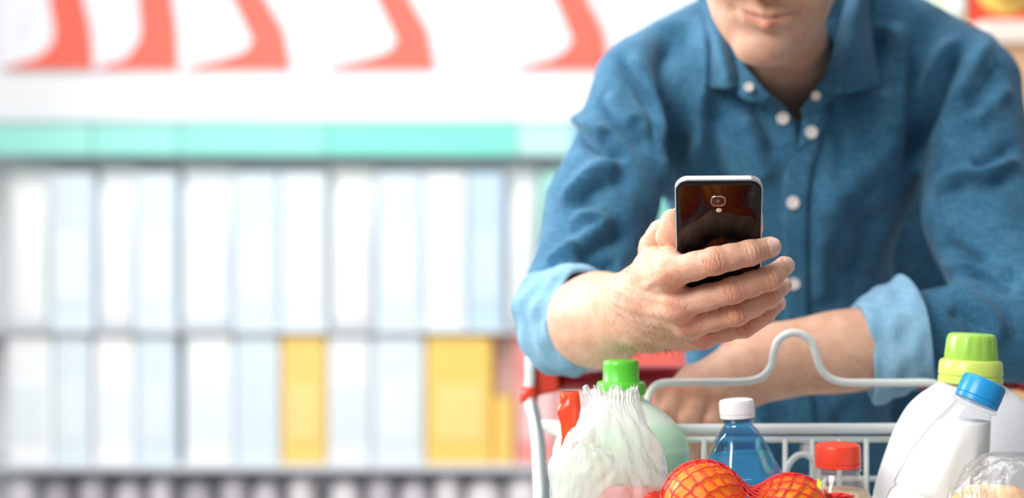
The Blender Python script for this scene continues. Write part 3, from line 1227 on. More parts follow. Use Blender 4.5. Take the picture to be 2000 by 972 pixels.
# ------------------------------------------------------------------ arm hair
def arm_hair(name, a, b, ra, n, seed, sgn, lean):
    r = np.random.default_rng(seed)
    ax = _n(b - a)
    lo, hi = np.minimum(a, b) - .05, np.maximum(a, b) + .05
    t = (V - a) @ ax / np.linalg.norm(b - a)
    m = np.nonzero(((V > lo) & (V < hi)).all(1) & (t > 0) & (t < 1.0))[0]
    sd_, _ = seg_dist(V[m], np.array([a, b]))
    m = m[sd_ < ra]
    pick = r.choice(m, n)
    V_, F_ = [], []
    for i in pick:
        p, nn = BV[i], BNRM[i]
        L = r.uniform(.005, .012)
        d0 = _n(nn * r.uniform(.25, .6) + ax * sgn * r.uniform(.4, 1.0) + np.asarray(lean) * r.uniform(.2, .9) + r.normal(0, .25, 3))
        s = _n(np.cross(d0, nn))
        w = .00009
        q1, q2 = p + d0 * L * .5, p + (d0 * .9 - nn * .22) * L
        k = len(V_)
        V_ += [p - s * w, p + s * w, q1 + s * w * .8, q1 - s * w * .8, q2]
        F_ += [(k, k + 1, k + 2, k + 3), (k + 3, k + 2, k + 4)]
    o = mesh_obj(name, V_, F_, M_ARMHAIR, person)
    o['kind'] = 'stuff'
    return o


M_ARMHAIR = principled('arm_hair', srgb(92, 66, 50), .6)
arm_hair('arm_hair', R_ELB, R_WR + (R_WR - R_MID) * .35, .055, 1500, 5, .7, (0, 0, -.6))
arm_hair('arm_hair', L_CUF, L_WR, .055, 900, 6, 1, (0, 0, -.3))
hb = _n(FING['middle'][0][0] - R_WR)
arm_hair('arm_hair', R_WR, FING['ring'][0][0], .032, 320, 7, 1, (.3, 0, -.3))

# ------------------------------------------------------------------ the phone
PU = _n(np.array([.990, -.143, .0]))
PV = np.array([.084, .58, -.81]); PV = _n(PV - PU * PV.dot(PU))     # from the top end down
PNn = np.cross(PU, PV)                                              # out of the back, to the camera
if PNn[1] > 0: PNn = -PNn
P_TOP = W(1403.5, 346, 1.137)
PW, PL, PT = .0702, .147, .0078


def phone_pt(u, v, n):
    return P_TOP + PU * u + PV * v + PNn * n


def rrect(w, l, r, n=10):
    out = []
    for cx, cy, a0 in ((w / 2 - r, l - r, 0), (-w / 2 + r, l - r, 90), (-w / 2 + r, r, 180), (w / 2 - r, r, 270)):
        for k in range(n + 1):
            a = math.radians(a0 + 90 * k / n)
            out.append((cx + r * math.cos(a), cy + r * math.sin(a)))
    return out


def slab(name, w, l, r, stack, mat, parent, u0=0.0, v0=0.0, n=10):
    """rounded plate: stack = (inset, height along the normal) rings from the far to the near side"""
    V_, F_ = [], []
    m = 4 * (n + 1)
    for ins, h in stack:
        for (x, y) in rrect(w - 2 * ins, l - 2 * ins, max(r - ins, .0004), n):
            V_.append(phone_pt(x + u0, y + ins + v0, h))
    for i in range(len(stack) - 1):
        for k in range(m):
            k2 = (k + 1) % m
            F_.append((i * m + k, i * m + k2, (i + 1) * m + k2, (i + 1) * m + k))
    F_.append(tuple(range(m - 1, -1, -1)))
    F_.append(tuple(range((len(stack) - 1) * m, len(stack) * m)))
    bm = bmesh.new()
    vs = [bm.verts.new(v) for v in V_]
    for f in F_: bm.faces.new([vs[i] for i in f])
    o = bm_obj(name, bm, mat, parent)
    md = o.modifiers.new('edges', 'EDGE_SPLIT'); md.split_angle = math.radians(35)
    return o


M_PHONE_BACK = principled('black_glass', srgb(14, 7, 8), .05, spec=.42, ior=1.5)
M_PHONE_DARK = principled('dark_bezel', srgb(30, 34, 42), .25, metal=.6)
M_PHONE_RIM = principled('silver_rim', srgb(214, 212, 214), .28, metal=.85)
M_LENS_RING = principled('rose_ring', srgb(226, 190, 176), .2, metal=.9)
M_LENS = principled('lens_glass', srgb(46, 20, 16), .08, spec=.7)
M_LENS_DOT = principled('lens_core', srgb(150, 96, 78), .25, metal=.4)
M_FLASH = principled('flash_led', srgb(238, 214, 160), .2, spec=.6)
M_SCREEN = principled('phone_screen', srgb(12, 13, 15), .05, spec=.6)
phone = empty('smartphone', tuple(phone_pt(0, PL, 0)))
set_tags(phone, 'black smartphone with silver rim held upright in the raised hand', 'phone')
slab('rim', PW, PL, .0105, [(.0012, -.0038), (.0003, -.0030), (0, -.0018), (0, .0022), (.0004, .0030), (.0010, .0034)], M_PHONE_RIM, phone)
slab('bezel', PW - .0018, PL - .0018, .0096, [(.0, .0030), (.0002, .0037), (.0009, .0041), (.0014, .0042)], M_PHONE_DARK, phone, v0=.0009)
slab('back_cover', PW - .0052, PL - .0052, .0080, [(0, .0036), (.0001, .00435), (.0006, .0046), (.002, .0047)], M_PHONE_BACK, phone, v0=.0026)
slab('screen', PW - .003, PL - .003, .009, [(.0, -.0030), (.0002, -.0040), (.0006, -.0042)], M_SCREEN, phone, v0=.0015)
camp = slab('camera_ring', .0122, .0100, .0040, [(0, .0044), (0, .0056), (.0003, .0060), (.0008, .0060), (.0011, .0054), (.0012, .0050)], M_LENS_RING, phone, u0=-.0003, v0=.0142, n=8)
slab('camera_glass', .0100, .0078, .0030, [(0, .0046), (0, .0053), (.0004, .0055)], M_LENS, camp, u0=-.0003, v0=.0153, n=8)
slab('camera_lens', .0030, .0030, .0015, [(0, .0050), (0, .0056), (.0005, .0059)], M_LENS_DOT, camp, u0=-.0003, v0=.0177, n=6)
slab('flash', .0046, .0040, .0019, [(0, .0044), (0, .0051), (.0006, .0055)], M_FLASH, phone, u0=.0003, v0=.0265, n=6)


def side_button(v0, length, side):
    V_, F_ = [], []
    pts = []
    for (a, b) in ((-1, -1), (1, -1), (1, 1), (-1, 1)):
        for d in (0, 1):
            pts.append(phone_pt(side * (PW / 2 - .0004 + d * .0011), v0 + length / 2 + b * (length / 2 - d * .0003), a * (.0011 - d * .0002)))
    F_ = [(0, 2, 3, 1), (2, 4, 5, 3), (4, 6, 7, 5), (6, 0, 1, 7), (1, 3, 5, 7), (0, 6, 4, 2)]
    mesh_obj('side_key', pts, F_, M_LENS_RING, phone, smooth=False)


side_button(.036, .017, 1)
side_button(.030, .022, -1)


# ------------------------------------------------------------------ the shopping cart
M_CHROME = principled('zinc_wire', srgb(206, 212, 214), .32, metal=.55)
M_WHITE_WIRE = principled('white_coated_wire', srgb(222, 228, 226), .38, spec=.45)
M_HANDLE = principled('red_handle_plastic', srgb(150, 26, 34), .34, spec=.5)
M_BRACKET = principled('red_orange_plastic', srgb(226, 62, 38), .36, spec=.5)
M_WHITE_PL = principled('white_plastic', srgb(232, 234, 234), .4)
M_RUBBER = principled('grey_rubber', srgb(70, 72, 76), .7)

cart = empty('shopping_cart', (0.28, 1.1, 0.0))
set_tags(cart, 'wire shopping cart with a dark red handle bar, loaded with groceries', 'shopping cart')
HD = 1.526
tube_obj('handle_bar', [W(1080, 738, HD), W(1985, 737, HD)], .0134, M_HANDLE, cart, 24)


def prism(name, poly, y0, y1, mat, parent, bevel=.003):
    """outline in (x, z) pushed through from depth y0 to y1, edges rounded"""
    bm = bmesh.new()
    a = [bm.verts.new((x, y0, z)) for x, z in poly]
    b = [bm.verts.new((x, y1, z)) for x, z in poly]
    n = len(poly)
    bm.faces.new(a); bm.faces.new(b[::-1])
    for i in range(n):
        bm.faces.new((a[i], a[(i + 1) % n], b[(i + 1) % n], b[i]))
    bmesh.ops.recalc_face_normals(bm, faces=bm.faces)
    if bevel: bmesh.ops.bevel(bm, geom=bm.edges[:], offset=bevel, segments=2, affect='EDGES', profile=.5)
    return bm_obj(name, bm, mat, parent, smooth=False)


def px_poly(pts, D):
    return [(W(x, y, D)[0], W(x, y, D)[2]) for x, y in pts]


prism('handle_bracket', px_poly([(1041, 700), (1058, 706), (1092, 712), (1092, 762), (1058, 768), (1041, 776)], 1.52), 1.505, 1.545, M_BRACKET, cart, .004)
prism('handle_bracket', px_poly([(1984, 712), (2016, 706), (2034, 700), (2034, 776), (2016, 768), (1984, 762)], 1.52), 1.505, 1.545, M_BRACKET, cart, .004)
for s, xs in ((-1, 1035), (1, 2040)):
    mx = lambda x: x if s < 0 else 3075 - x
    tube_obj('handle_tube', fillet([W(mx(1036), 695, 1.504), W(mx(1036), 740, 1.502), W(mx(1033), 778, 1.497)], .02), .0056, M_WHITE_WIRE, cart, 14)
    tube_obj('tube_collar', [W(mx(1036), 758, 1.500), W(mx(1033), 786, 1.496)], .0092, M_BRACKET, cart, 18)
    tube_obj('side_tube', fillet([W(mx(1033), 772, 1.497), W(mx(1051), 850, 1.475), W(mx(1058), 1010, 1.42), np.array([.014 if s < 0 else .536, 1.36, .90]), np.array([.020 if s < 0 else .530, .70, .86])], .05), .0072, M_CHROME, cart, 14)
prism('collar_tab', px_poly([(1022, 764), (1034, 758), (1034, 800), (1026, 802)], 1.497), 1.489, 1.502, M_BRACKET, cart, .002)

# child-seat rail with its hump
rail = [W(*p, 1.345) for p in ((1262, 830), (1264, 790), (1272, 762), (1292, 748), (1340, 746.5), (1400, 746), (1452, 745), (1486, 737), (1506, 716), (1511, 690), (1519, 666), (1536, 653), (1553, 650), (1571, 655), (1587, 671), (1595, 696), (1603, 719), (1620, 737), (1648, 746), (1700, 747), (1760, 747), (1812, 747), (1834, 753), (1842, 772), (1844, 830))]
tube_obj('seat_rail', catmull(rail, 150), .0037, M_WHITE_WIRE, cart, 12)
# gate of the child seat
GD = 1.333
tube_obj('gate_rim', fillet([W(1250, 990, GD), W(1252, 838, GD), W(1800, 836, GD), W(1802, 990, GD)], .02), .0050, M_WHITE_WIRE, cart, 14)
for y in (857, 934):
    tube_obj('gate_wire', [W(1254, y + 1, GD), W(1798, y, GD)], .0031 if y == 857 else .0026, M_WHITE_WIRE, cart, 10)
for i in range(10):
    x = 1322 + 52.8 * i
    tube_obj('gate_wire', [W(x, 856, GD - .003), W(x + 1, 1030, GD - .003)], .0024, M_WHITE_WIRE, cart, 10)
tube_obj('gate_hook', catmull([W(*p, GD - .006) for p in ((1530, 960), (1537, 915), (1552, 893), (1568, 887), (1584, 894), (1596, 916), (1600, 960))], 40), .0030, M_WHITE_WIRE, cart, 10)
prism('seat_flap', px_poly([(1056, 818), (1108, 822), (1108, 852), (1084, 850), (1060, 836)], 1.37), 1.365, 1.371, M_WHITE_PL, cart, .002)

# basket: side wires, tray wires, front, frame and wheels
XL, XR = .020, .530
TZ = .745
for k in range(14):
    y = 1.37 - .048 * k
    ins = .02 * (1.39 - y) / .69
    for xs in (XL + ins, XR - ins):
        tube_obj('basket_wire', [(xs, y, .905 - .035 * (1.36 - y) / .66), (xs + (.004 if xs < .3 else -.004), y, TZ - .006)], .0021, M_CHROME, cart, 6)
    tube_obj('tray_wire', [(XL + ins + .02, y, TZ - .006), (XR - ins - .02, y, TZ - .006)], .0021, M_CHROME, cart, 6)
for k in range(11):
    t = k / 10
    x0, x1 = XL + .022 + (XR - XL - .044) * t, XL + .07 + (XR - XL - .14) * t
    tube_obj('tray_wire', [(x0, 1.375, TZ - .010), (x1, .72, TZ - .010)], .0021, M_CHROME, cart, 6)
    tube_obj('basket_wire', [(x1, .705, .865), (x1, .72, TZ - .010)], .0021, M_CHROME, cart, 6)
for z in (.80, .85):
    tube_obj('basket_wire', [(XL + .001, 1.375, z), (XL + .022, .71, z - .01), (XR - .022, .71, z - .01), (XR - .001, 1.375, z)], .0024, M_CHROME, cart, 6)
tube_obj('front_rim', [(XL + .045, .70, .86), (XR - .045, .70, .86)], .0072, M_CHROME, cart, 12)
for xs, d in ((XL, 1), (XR, -1)):
    tube_obj('leg_tube', fillet([(xs + d * .012, 1.37, .90), (xs + d * .015, 1.40, .45), (xs + d * .02, 1.36, .19), (xs + d * .05, .76, .17)], .08), .010, M_CHROME, cart, 12)
    tube_obj('leg_tube', [(xs + d * .05, .80, .172), (xs + d * .05, .76, TZ - .012)], .009, M_CHROME, cart, 10)
    for y in (1.36, .78):
        xx = xs + d * (.02 if y > 1 else .05)
        cst = tube_obj('caster', fillet([(xx, y, .19), (xx, y, .12), (xx + .022, y - .02, .10), (xx + .022, y - .03, .06)], .02), .006, M_CHROME, cart, 8)
        tube_obj('wheel', [(xx - .014, y - .03, .0625), (xx + .014, y - .03, .0625)], [.060, .060], M_RUBBER, cart, 28)
for y in (1.36, .78):
    tube_obj('cross_tube', [(XL + .02, y, .19 if y > 1 else .172), (XR - .02, y, .19 if y > 1 else .172)], .009, M_CHROME, cart, 10)


# ------------------------------------------------------------------ groceries in the cart
def place(V_, base, axis=(0, 0, 1), spin=0.0):
    """turn a body built along z so that it stands on `base` along `axis`"""
    q = Vector((0, 0, 1)).rotation_difference(Vector(axis).normalized()).to_matrix() @ Matrix.Rotation(spin, 3, 'Z')
    b = Vector(base)
    return [tuple(q @ Vector(v) + b) for v in V_]


def ribbed(profile, n, ribs, depth, zr):
    """lathe whose side is ribbed between the heights zr"""
    V_, F_ = lathe(profile, n, close_top=True)
    out = []
    for (x, y, z) in V_:
        if zr[0] <= z <= zr[1]:
            a = math.atan2(y, x)
            s = 1 + depth * (1 if math.cos(a * ribs) > 0 else -1)
            x, y = x * s, y * s
        out.append((x, y, z))
    return out, F_


def body_of(name, profile, mat, parent, base, axis=(0, 0, 1), n=56, sy=1.0, spin=0.0, close_top=False, mod=None, close_bottom=True):
    pr = np.array(profile)
    V_, F_ = lathe([tuple(p) for p in pr], n, sy, close_top, close_bottom)
    if mod: V_ = [mod(*v) for v in V_]
    return mesh_obj(name, place(V_, base, axis, spin), F_, mat, parent)


def smooth_profile(p, n):
    return [tuple(x) for x in catmull(p, n)]


# ---- light green detergent bottle
def level_material(name, low, high, z, rough=.3, trans=0.0, alpha=1.0, soft=.002):
    """two-tone see-through bottle wall: the liquid shows up to its level"""
    m = principled(name, low, rough, spec=.5, sss=.7, sss_r=(1, 1, 1), sss_s=.03, alpha=alpha)
    k = NT(m)
    c = k.n('ShaderNodeNewGeometry'); s = k.n('ShaderNodeSeparateXYZ')
    k.l(c.outputs['Position'], s.inputs['Vector'])
    mr = k.n('ShaderNodeMapRange'); mr.inputs['From Min'].default_value = z - soft; mr.inputs['From Max'].default_value = z + soft
    k.l(s.outputs['Z'], mr.inputs['Value'])
    k.l(k.mix(mr.outputs[0], low, high), k.b.inputs['Base Color'])
    return m


gb = W(1213, 880, 1.285); gx, gy = gb[0], gb[1]
zz = lambda y, D: CH - (y - 486) / F * D
M_GREEN_CAP = principled('green_cap', srgb(92, 206, 60), .32, spec=.5, sss=.1, sss_r=(.4, 1, .3), sss_s=.004)
M_GREEN_BODY = level_material('green_bottle', srgb(202, 252, 212), srgb(226, 248, 230), zz(826, 1.285))
green = empty('detergent_bottle', (gx, gy, TZ))
set_tags(green, 'pale green detergent bottle with a bright green cap behind the clear bag', 'bottle')
H = lambda y: zz(y, 1.285) - TZ
body_of('bottle_body', smooth_profile([(.050, 0), (.058, .006), (.0605, .03), (.0615, .12), (.0618, H(900)), (.0600, H(868)), (.0560, H(845)), (.0480, H(822)), (.0380, H(803)), (.0270, H(786)), (.0200, H(775)), (.0185, H(760))], 60), M_GREEN_BODY, green, (gx, gy, TZ), sy=.72, n=64)
V_, F_ = ribbed([(.0205, H(770)), (.0222, H(768)), (.0222, H(752)), (.0212, H(746)), (.0170, H(744)), (.0163, H(742)), (.0160, H(712)), (.0157, H(706)), (.0145, H(703.5)), (.0001, H(703))], 96, 48, .006, (H(769), H(751)))
mesh_obj('cap', place(V_, (gx, gy, TZ)), F_, M_GREEN_CAP, green).modifiers.new('e', 'EDGE_SPLIT').split_angle = math.radians(40)


# ---- crinkled see-through bags
def crinkle_bag(name, rings, depth, mat, parent, seed, streak, amp, n=170, m=110, tuft=0.0, D0=1.17, tilt=0.0, ds=None):
    """sealed film bag: rings = (centre px, y px, half width px); depth(t) = half thickness in metres"""
    R_ = catmull(rings, m)
    V_ = np.zeros((m, n, 3))
    ang = np.linspace(0, 2 * PI, n, endpoint=False)
    for i, (cx, cy, hw) in enumerate(R_):
        t = i / (m - 1)
        D = D0 + tilt * t
        c = W(cx, cy, D)
        w = hw / F * D
        dp = depth(t)
        V_[i, :, 0] = c[0] + w * np.sign(np.cos(ang)) * np.abs(np.cos(ang)) ** .9
        V_[i, :, 1] = c[1] - dp * np.sign(np.sin(ang)) * np.abs(np.sin(ang)) ** .8
        V_[i, :, 2] = c[2]
    P = V_.reshape(-1, 3)
    T = np.repeat(np.linspace(0, 1, m), n)
    A = np.tile(ang, m)
    fade = np.clip(T * 5, .25, 1)
    d = amp * fade * (np.abs(wave_noise(P * np.array([streak, streak, 1.0]), 30, seed, 3)) * 2.0 - .7)
    d += amp * .30 * (np.abs(wave_noise(P * np.array([1, 1, .45]), 120, seed + 1, 2)) * 2 - .6)
    g = np.clip(1 - T * 4.5, 0, 1)
    d += g * tuft * np.sin(A * 46 + 1.5 * np.sin(T * 40))
    o_ = np.stack([np.cos(A), -np.sin(A) * .9, 0 * A], -1)
    P = P + o_ * d[:, None]
    if tuft:
        top = np.clip(1 - T * 9, 0, 1)
        P[:, 2] += top * tuft * 2.0 * (np.sin(A * 9 + 1) * .9 + np.sin(A * 31 + 2) * .6)
    F_ = []
    for i in range(m - 1):
        for k in range(n):
            k2 = (k + 1) % n
            F_.append((i * n + k, (i + 1) * n + k, (i + 1) * n + k2, i * n + k2))
    F_.append(tuple((m - 1) * n + k for k in range(n - 1, -1, -1)))
    return mesh_obj(name, P, F_, mat, parent)


M_FILM = film_material('clear_film', (.97, .985, .98, 1), .50, (.95, .965, .96, 1), .14, 60, .35, .75)
M_FILM2 = film_material('clear_film_thin', (.98, .98, .98, 1), .16, (.95, .94, .92, 1), .10, 100, .9, .7)
yb = 486 + (CH - TZ) / 1.18 * F
salad = empty('produce_bag', tuple(W(1195, yb - 2, 1.18)))
set_tags(salad, 'crinkled clear plastic bag of produce in front of the green bottle', 'bag')
crinkle_bag('film', [(1194, 758, 52), (1196, 776, 50), (1197, 800, 54), (1194, 830, 68), (1191, 865, 86), (1191, 905, 106), (1196, 950, 120), (1198, 1000, 126), (1198, 1080, 126), (1198, 1300, 118), (1198, yb - 12, 96), (1198, yb - 2, 70)],
            lambda t: .003 + .039 * (1 - math.exp(-t * 5.5)), M_FILM, salad, 61, 2.4, .0034, tuft=.0012, D0=1.185, n=220, m=150)
M_TOMATO = principled('tomato_skin', srgb(206, 58, 40), .25, spec=.5)
M_LEAF = principled('pale_cabbage', srgb(214, 232, 206), .5)
M_STEM = principled('green_stem', srgb(70, 110, 50), .6)


def round_fruit(name, c, r, mat, label, cat, group=None, flat=.92, lobes=0, seed=1, stem=True, dimple=1.0):
    t = empty(name, (c[0], c[1], c[2] - r * flat))
    set_tags(t, label, cat, group)
    bm = bmesh.new()
    bmesh.ops.create_icosphere(bm, subdivisions=4, radius=1.0)
    for v in bm.verts:
        x, y, z = v.co
        a = math.atan2(y, x)
        s = 1 + lobes * math.cos(5 * a) * (1 - z * z)
        dimp = dimple * -.16 * math.exp(-((1 - z) / .06)) - dimple * .08 * math.exp(-((1 + z) / .05))
        v.co = Vector((c[0] + x * r * s, c[1] + y * r * s, c[2] + (z + dimp) * r * flat))
    bm_obj('fruit', bm, mat, t)
    if stem:
        V_, F_ = tube([(c[0], c[1], c[2] + r * flat * .80), (c[0] + .001, c[1], c[2] + r * flat * .95)], [.0028, .0018], 8)
        mesh_obj('stem', V_, F_, M_STEM, t)
    return t


for i, (px, py, D, lab) in enumerate(((1212, 986, 1.17, 'red tomato showing through the clear bag, the one farther from the oranges'), (1262, 990, 1.165, 'red tomato showing through the clear bag, the one nearer the oranges'))):
    round_fruit('tomato', W(px, py, D), .022, M_TOMATO, lab, 'tomato', 'tomatoes in the clear bag', .86, .02)
# pale leafy heads fill the bag
def leafy_head(c, r, seed, label):
    bm = bmesh.new()
    bmesh.ops.create_icosphere(bm, subdivisions=5, radius=1.0)
    P = np.array([v.co[:] for v in bm.verts])
    d = .10 * np.abs(wave_noise(P, 2.2, seed, 3)) + .05 * np.abs(wave_noise(P, 6, seed + 1, 2))
    for v, p, x in zip(bm.verts, P, d):
        v.co = Vector(tuple(np.asarray(c) + p * (1 - .1 + x * 1.4) * r))
    o = bm_obj('cabbage', bm, M_LEAF)
    return set_tags(o, label, 'cabbage', 'pale cabbages in the clear bag')


leafy_head(W(1152, 965, 1.188), np.array([.029, .026, .042]), 71, 'pale leafy head filling the clear bag under its crimped top')

# ---- crumpled orange-red packet behind the bag
M_PACKET = principled('orange_red_foil', srgb(240, 74, 36), .28, spec=.6)
crinkle = crinkle_bag('snack_packet', [(1111, 764, 20), (1112, 775, 21), (1111, 800, 21), (1113, 820, 19), (1118, 845, 20), (1125, 900, 30), (1130, 1000, 40), (1130, 1350, 40), (1130, 486 + (CH - TZ) / 1.236 * F - 3, 34)],
                      lambda t: .002 + .006 * min(1, t * 5), M_PACKET, None, 83, 1.2, .0030, n=90, m=120, D0=1.236)
set_tags(crinkle, 'crumpled orange-red packet sticking up between cart tube and clear bag', 'packet')

# ---- blue water bottle
M_WCAP = principled('white_cap', srgb(238, 238, 240), .35, spec=.45, sss=.1, sss_r=(1, 1, 1), sss_s=.003)


def tinted_clear(name, tint, gloss=.9, rough=.05, body=0.0, body_color=(1, 1, 1, 1)):
    """thin see-through bottle wall: tinted, reflecting at grazing angles"""
    m = bpy.data.materials.new(name); m.use_nodes = True
    k = NT(m); k.t.nodes.remove(k.b)
    tr = k.n('ShaderNodeBsdfTransparent'); tr.inputs['Color'].default_value = tint
    gl = k.n('ShaderNodeBsdfGlossy'); gl.inputs['Roughness'].default_value = rough
    lw = k.n('ShaderNodeLayerWeight'); lw.inputs['Blend'].default_value = .5
    fr_ = k.math('ADD', k.math('MULTIPLY', k.math('POWER', lw.outputs['Facing'], 4.0), .8), .05)
    m1 = k.n('ShaderNodeMixShader')
    k.l(k.math('MULTIPLY', fr_, gloss), m1.inputs[0])
    src = tr.outputs[0]
    if body > 0:
        df = k.n('ShaderNodeBsdfDiffuse'); df.inputs['Color'].default_value = body_color
        tl = k.n('ShaderNodeBsdfTranslucent'); tl.inputs['Color'].default_value = body_color
        mm = k.n('ShaderNodeMixShader'); k.l(df.outputs[0], mm.inputs[1]); k.l(tl.outputs[0], mm.inputs[2])
        m0 = k.n('ShaderNodeMixShader'); m0.inputs[0].default_value = body
        k.l(tr.outputs[0], m0.inputs[1]); k.l(mm.outputs[0], m0.inputs[2]); src = m0.outputs[0]
    k.l(src, m1.inputs[1]); k.l(gl.outputs[0], m1.inputs[2])
    k.l(m1.outputs[0], k.out.inputs['Surface'])
    return m


M_BLUE = tinted_clear('blue_plastic', (.28, .65, .90, 1), 2.2, .10, .15, (.005, .11, .32, 1))
M_WATER = tinted_clear('backlit_water', (.62, .96, 1.0, 1), .4, .02, .62, (.60, 1.0, 1.0, 1))  # bright cyan body colour stands in for light refracted through the water
WD = 1.25
wtop = W(1438, 779, WD); wlow = W(1449, 940, WD)
wax = _n(wtop - wlow)
wbase = wtop - wax * ((wtop[2] - TZ) / wax[2])
WL = np.linalg.norm(wtop - wbase)
S = lambda y: WL - (y - 779) / F * WD
water = empty('water_bottle', tuple(wbase))
set_tags(water, 'blue plastic water bottle with a white screw cap behind the oranges', 'bottle')


def facet(x, y, z):
    a = math.atan2(y, x); r = math.hypot(x, y)
    t = min(1, max(0, (S(842) - z) / .01)) * min(1, max(0, (z - S(935)) / .012))
    r *= 1 - .075 * t * abs(math.sin(a * 4)) ** 1.5
    return (r * math.cos(a), r * math.sin(a), z)


wp = [(.030, 0), (.036, .004), (.0375, .02), (.0365, .06), (.0375, .10), (.0378, S(950)), (.0355, S(922)), (.0312, S(898)), (.0262, S(874)), (.0205, S(852)), (.0150, S(836)), (.0128, S(830)), (.0124, S(826)), (.0140, S(823)), (.0140, S(820)), (.0124, S(817)), (.0124, S(795))]
body_of('bottle_body', smooth_profile(wp, 110), M_BLUE, water, wbase, wax, 96, mod=facet, spin=.35)
lvl = S(887)
wi = [(r * .955, z) for r, z in smooth_profile(wp, 110) if z < lvl]
wi.append((wi[-1][0], lvl))
body_of('water', wi, M_WATER, water, wbase, wax, 96, mod=facet, spin=.35, close_top=True)
V_, F_ = ribbed([(.0140, S(815)), (.0152, S(814.5)), (.0153, S(808.6)), (.0147, S(808)), (.0147, S(807)), (.0154, S(806.4)), (.0152, S(785)), (.0143, S(780.5)), (.0120, S(779)), (.0001, S(778.6))], 120, 60, .006, (S(807), S(784)))
mesh_obj('cap', place(V_, wbase, wax), F_, M_WCAP, water).modifiers.new('e', 'EDGE_SPLIT').split_angle = math.radians(40)

# ---- clear bottle with a red cap
M_REDCAP = principled('red_cap', srgb(232, 68, 44), .34, spec=.5, sss=.08, sss_r=(1, .3, .2), sss_s=.003)
M_CLEAR = tinted_clear('clear_plastic', (.90, .90, .91, 1), 1.0, .08, .14, (.85, .84, .84, 1))
M_SAUCE = principled('cream_sauce', srgb(236, 206, 160), .4)
JD = 1.235
jtop = W(1636, 866, JD); jlow = W(1640, 1100, JD)
jax = _n(jtop - jlow); jbase = jtop - jax * ((jtop[2] - TZ) / jax[2]); JL = np.linalg.norm(jtop - jbase)
S = lambda y: JL - (y - 866) / F * JD
juice = empty('sauce_bottle', tuple(jbase))
set_tags(juice, 'clear bottle with a wide red screw cap in front of the wire gate', 'bottle')
jp = [(.030, 0), (.035, .004), (.036, .02), (.0358, S(1060)), (.0345, S(1010)), (.0300, S(978)), (.0245, S(952)), (.0205, S(934)), (.0186, S(924)), (.0184, S(921)), (.0198, S(918)), (.0198, S(914)), (.0180, S(911)), (.0180, S(890))]


def flute(x, y, z):
    a = math.atan2(y, x); r = math.hypot(x, y)
    t = min(1, max(0, (S(930) - z) / .01)) * min(1, max(0, (z - S(1000)) / .012))
    r *= 1 - .035 * t * abs(math.sin(a * 6)) ** 1.5
    return (r * math.cos(a), r * math.sin(a), z)


body_of('bottle_body', smooth_profile(jp, 90), M_CLEAR, juice, jbase, jax, 96, mod=flute)
lvl = S(957)
wi = [(r * .95, z) for r, z in smooth_profile(jp, 90) if z < lvl]; wi.append((wi[-1][0], lvl))
body_of('sauce', wi, M_SAUCE, juice, jbase, jax, 72, mod=flute, close_top=True)
V_, F_ = ribbed([(.0185, S(911)), (.0197, S(910.5)), (.0198, S(904)), (.0192, S(903)), (.0198, S(902)), (.0196, S(873)), (.0188, S(868)), (.0165, S(866)), (.0001, S(865.5))], 144, 72, .005, (S(902.5), S(872)))
mesh_obj('cap', place(V_, jbase, jax), F_, M_REDCAP, juice).modifiers.new('e', 'EDGE_SPLIT').split_angle = math.radians(40)

# ---- big white jug with a lime cap
M_JUG = principled('white_jug', srgb(236, 237, 240), .38, spec=.4, sss=.25, sss_r=(1, 1, 1), sss_s=.01)
M_LIME = principled('lime_cap', srgb(160, 208, 84), .26, spec=.5, sss=.15, sss_r=(.7, 1, .3), sss_s=.006)
M_LIME2 = principled('lime_collar', srgb(206, 228, 110), .28, spec=.5, sss=.15, sss_r=(.9, 1, .4), sss_s=.006)
GDj = 1.272
gtop = W(1898, 650, GDj); glow = W(1890, 900, GDj)
gax = _n(gtop - glow); gbase = gtop - gax * ((gtop[2] - TZ) / gax[2]); GL = np.linalg.norm(gtop - gbase)
S = lambda y: GL - (y - 650) / F * GDj
jug = empty('detergent_jug', tuple(gbase))
set_tags(jug, 'big white detergent jug with a lime green cap', 'bottle')
q = GDj / F
body_of('bottle_body', smooth_profile([(.066, 0), (.078, .006), (.083, .03), (.0845, S(1020)), (.0830, S(972)), (.0795, S(935)), (.0735, S(890)), (.0660, S(842)), (.0560, S(800)), (.0450, S(774)), (.0335, S(756)), (.0270, S(746)), (.0255, S(735))], 70), M_JUG, jug, gbase, gax, 72, sy=.52)
V_, F_ = ribbed([(.0262, S(748)), (.0278, S(746)), (.0279, S(736)), (.0272, S(735)), (.0272, S(731)), (.0278, S(730)), (.0272, S(708)), (.0258, S(703)), (.0230, S(701))], 120, 40, .002, (S(730), S(712)))
col_ = mesh_obj('cap_collar', place(V_, gbase, gax), F_, M_LIME2, jug)
V_, F_ = ribbed([(.0228, S(704)), (.0229, S(698)), (.0226, S(690)), (.0212, S(662)), (.0200, S(654)), (.0180, S(651)), (.0001, S(650))], 120, 15, .010, (S(692), S(660)))
mesh_obj('cap', place(V_, gbase, gax), F_, M_LIME, jug).modifiers.new('e', 'EDGE_SPLIT').split_angle = math.radians(40)
col_.modifiers.new('e', 'EDGE_SPLIT').split_angle = math.radians(40)

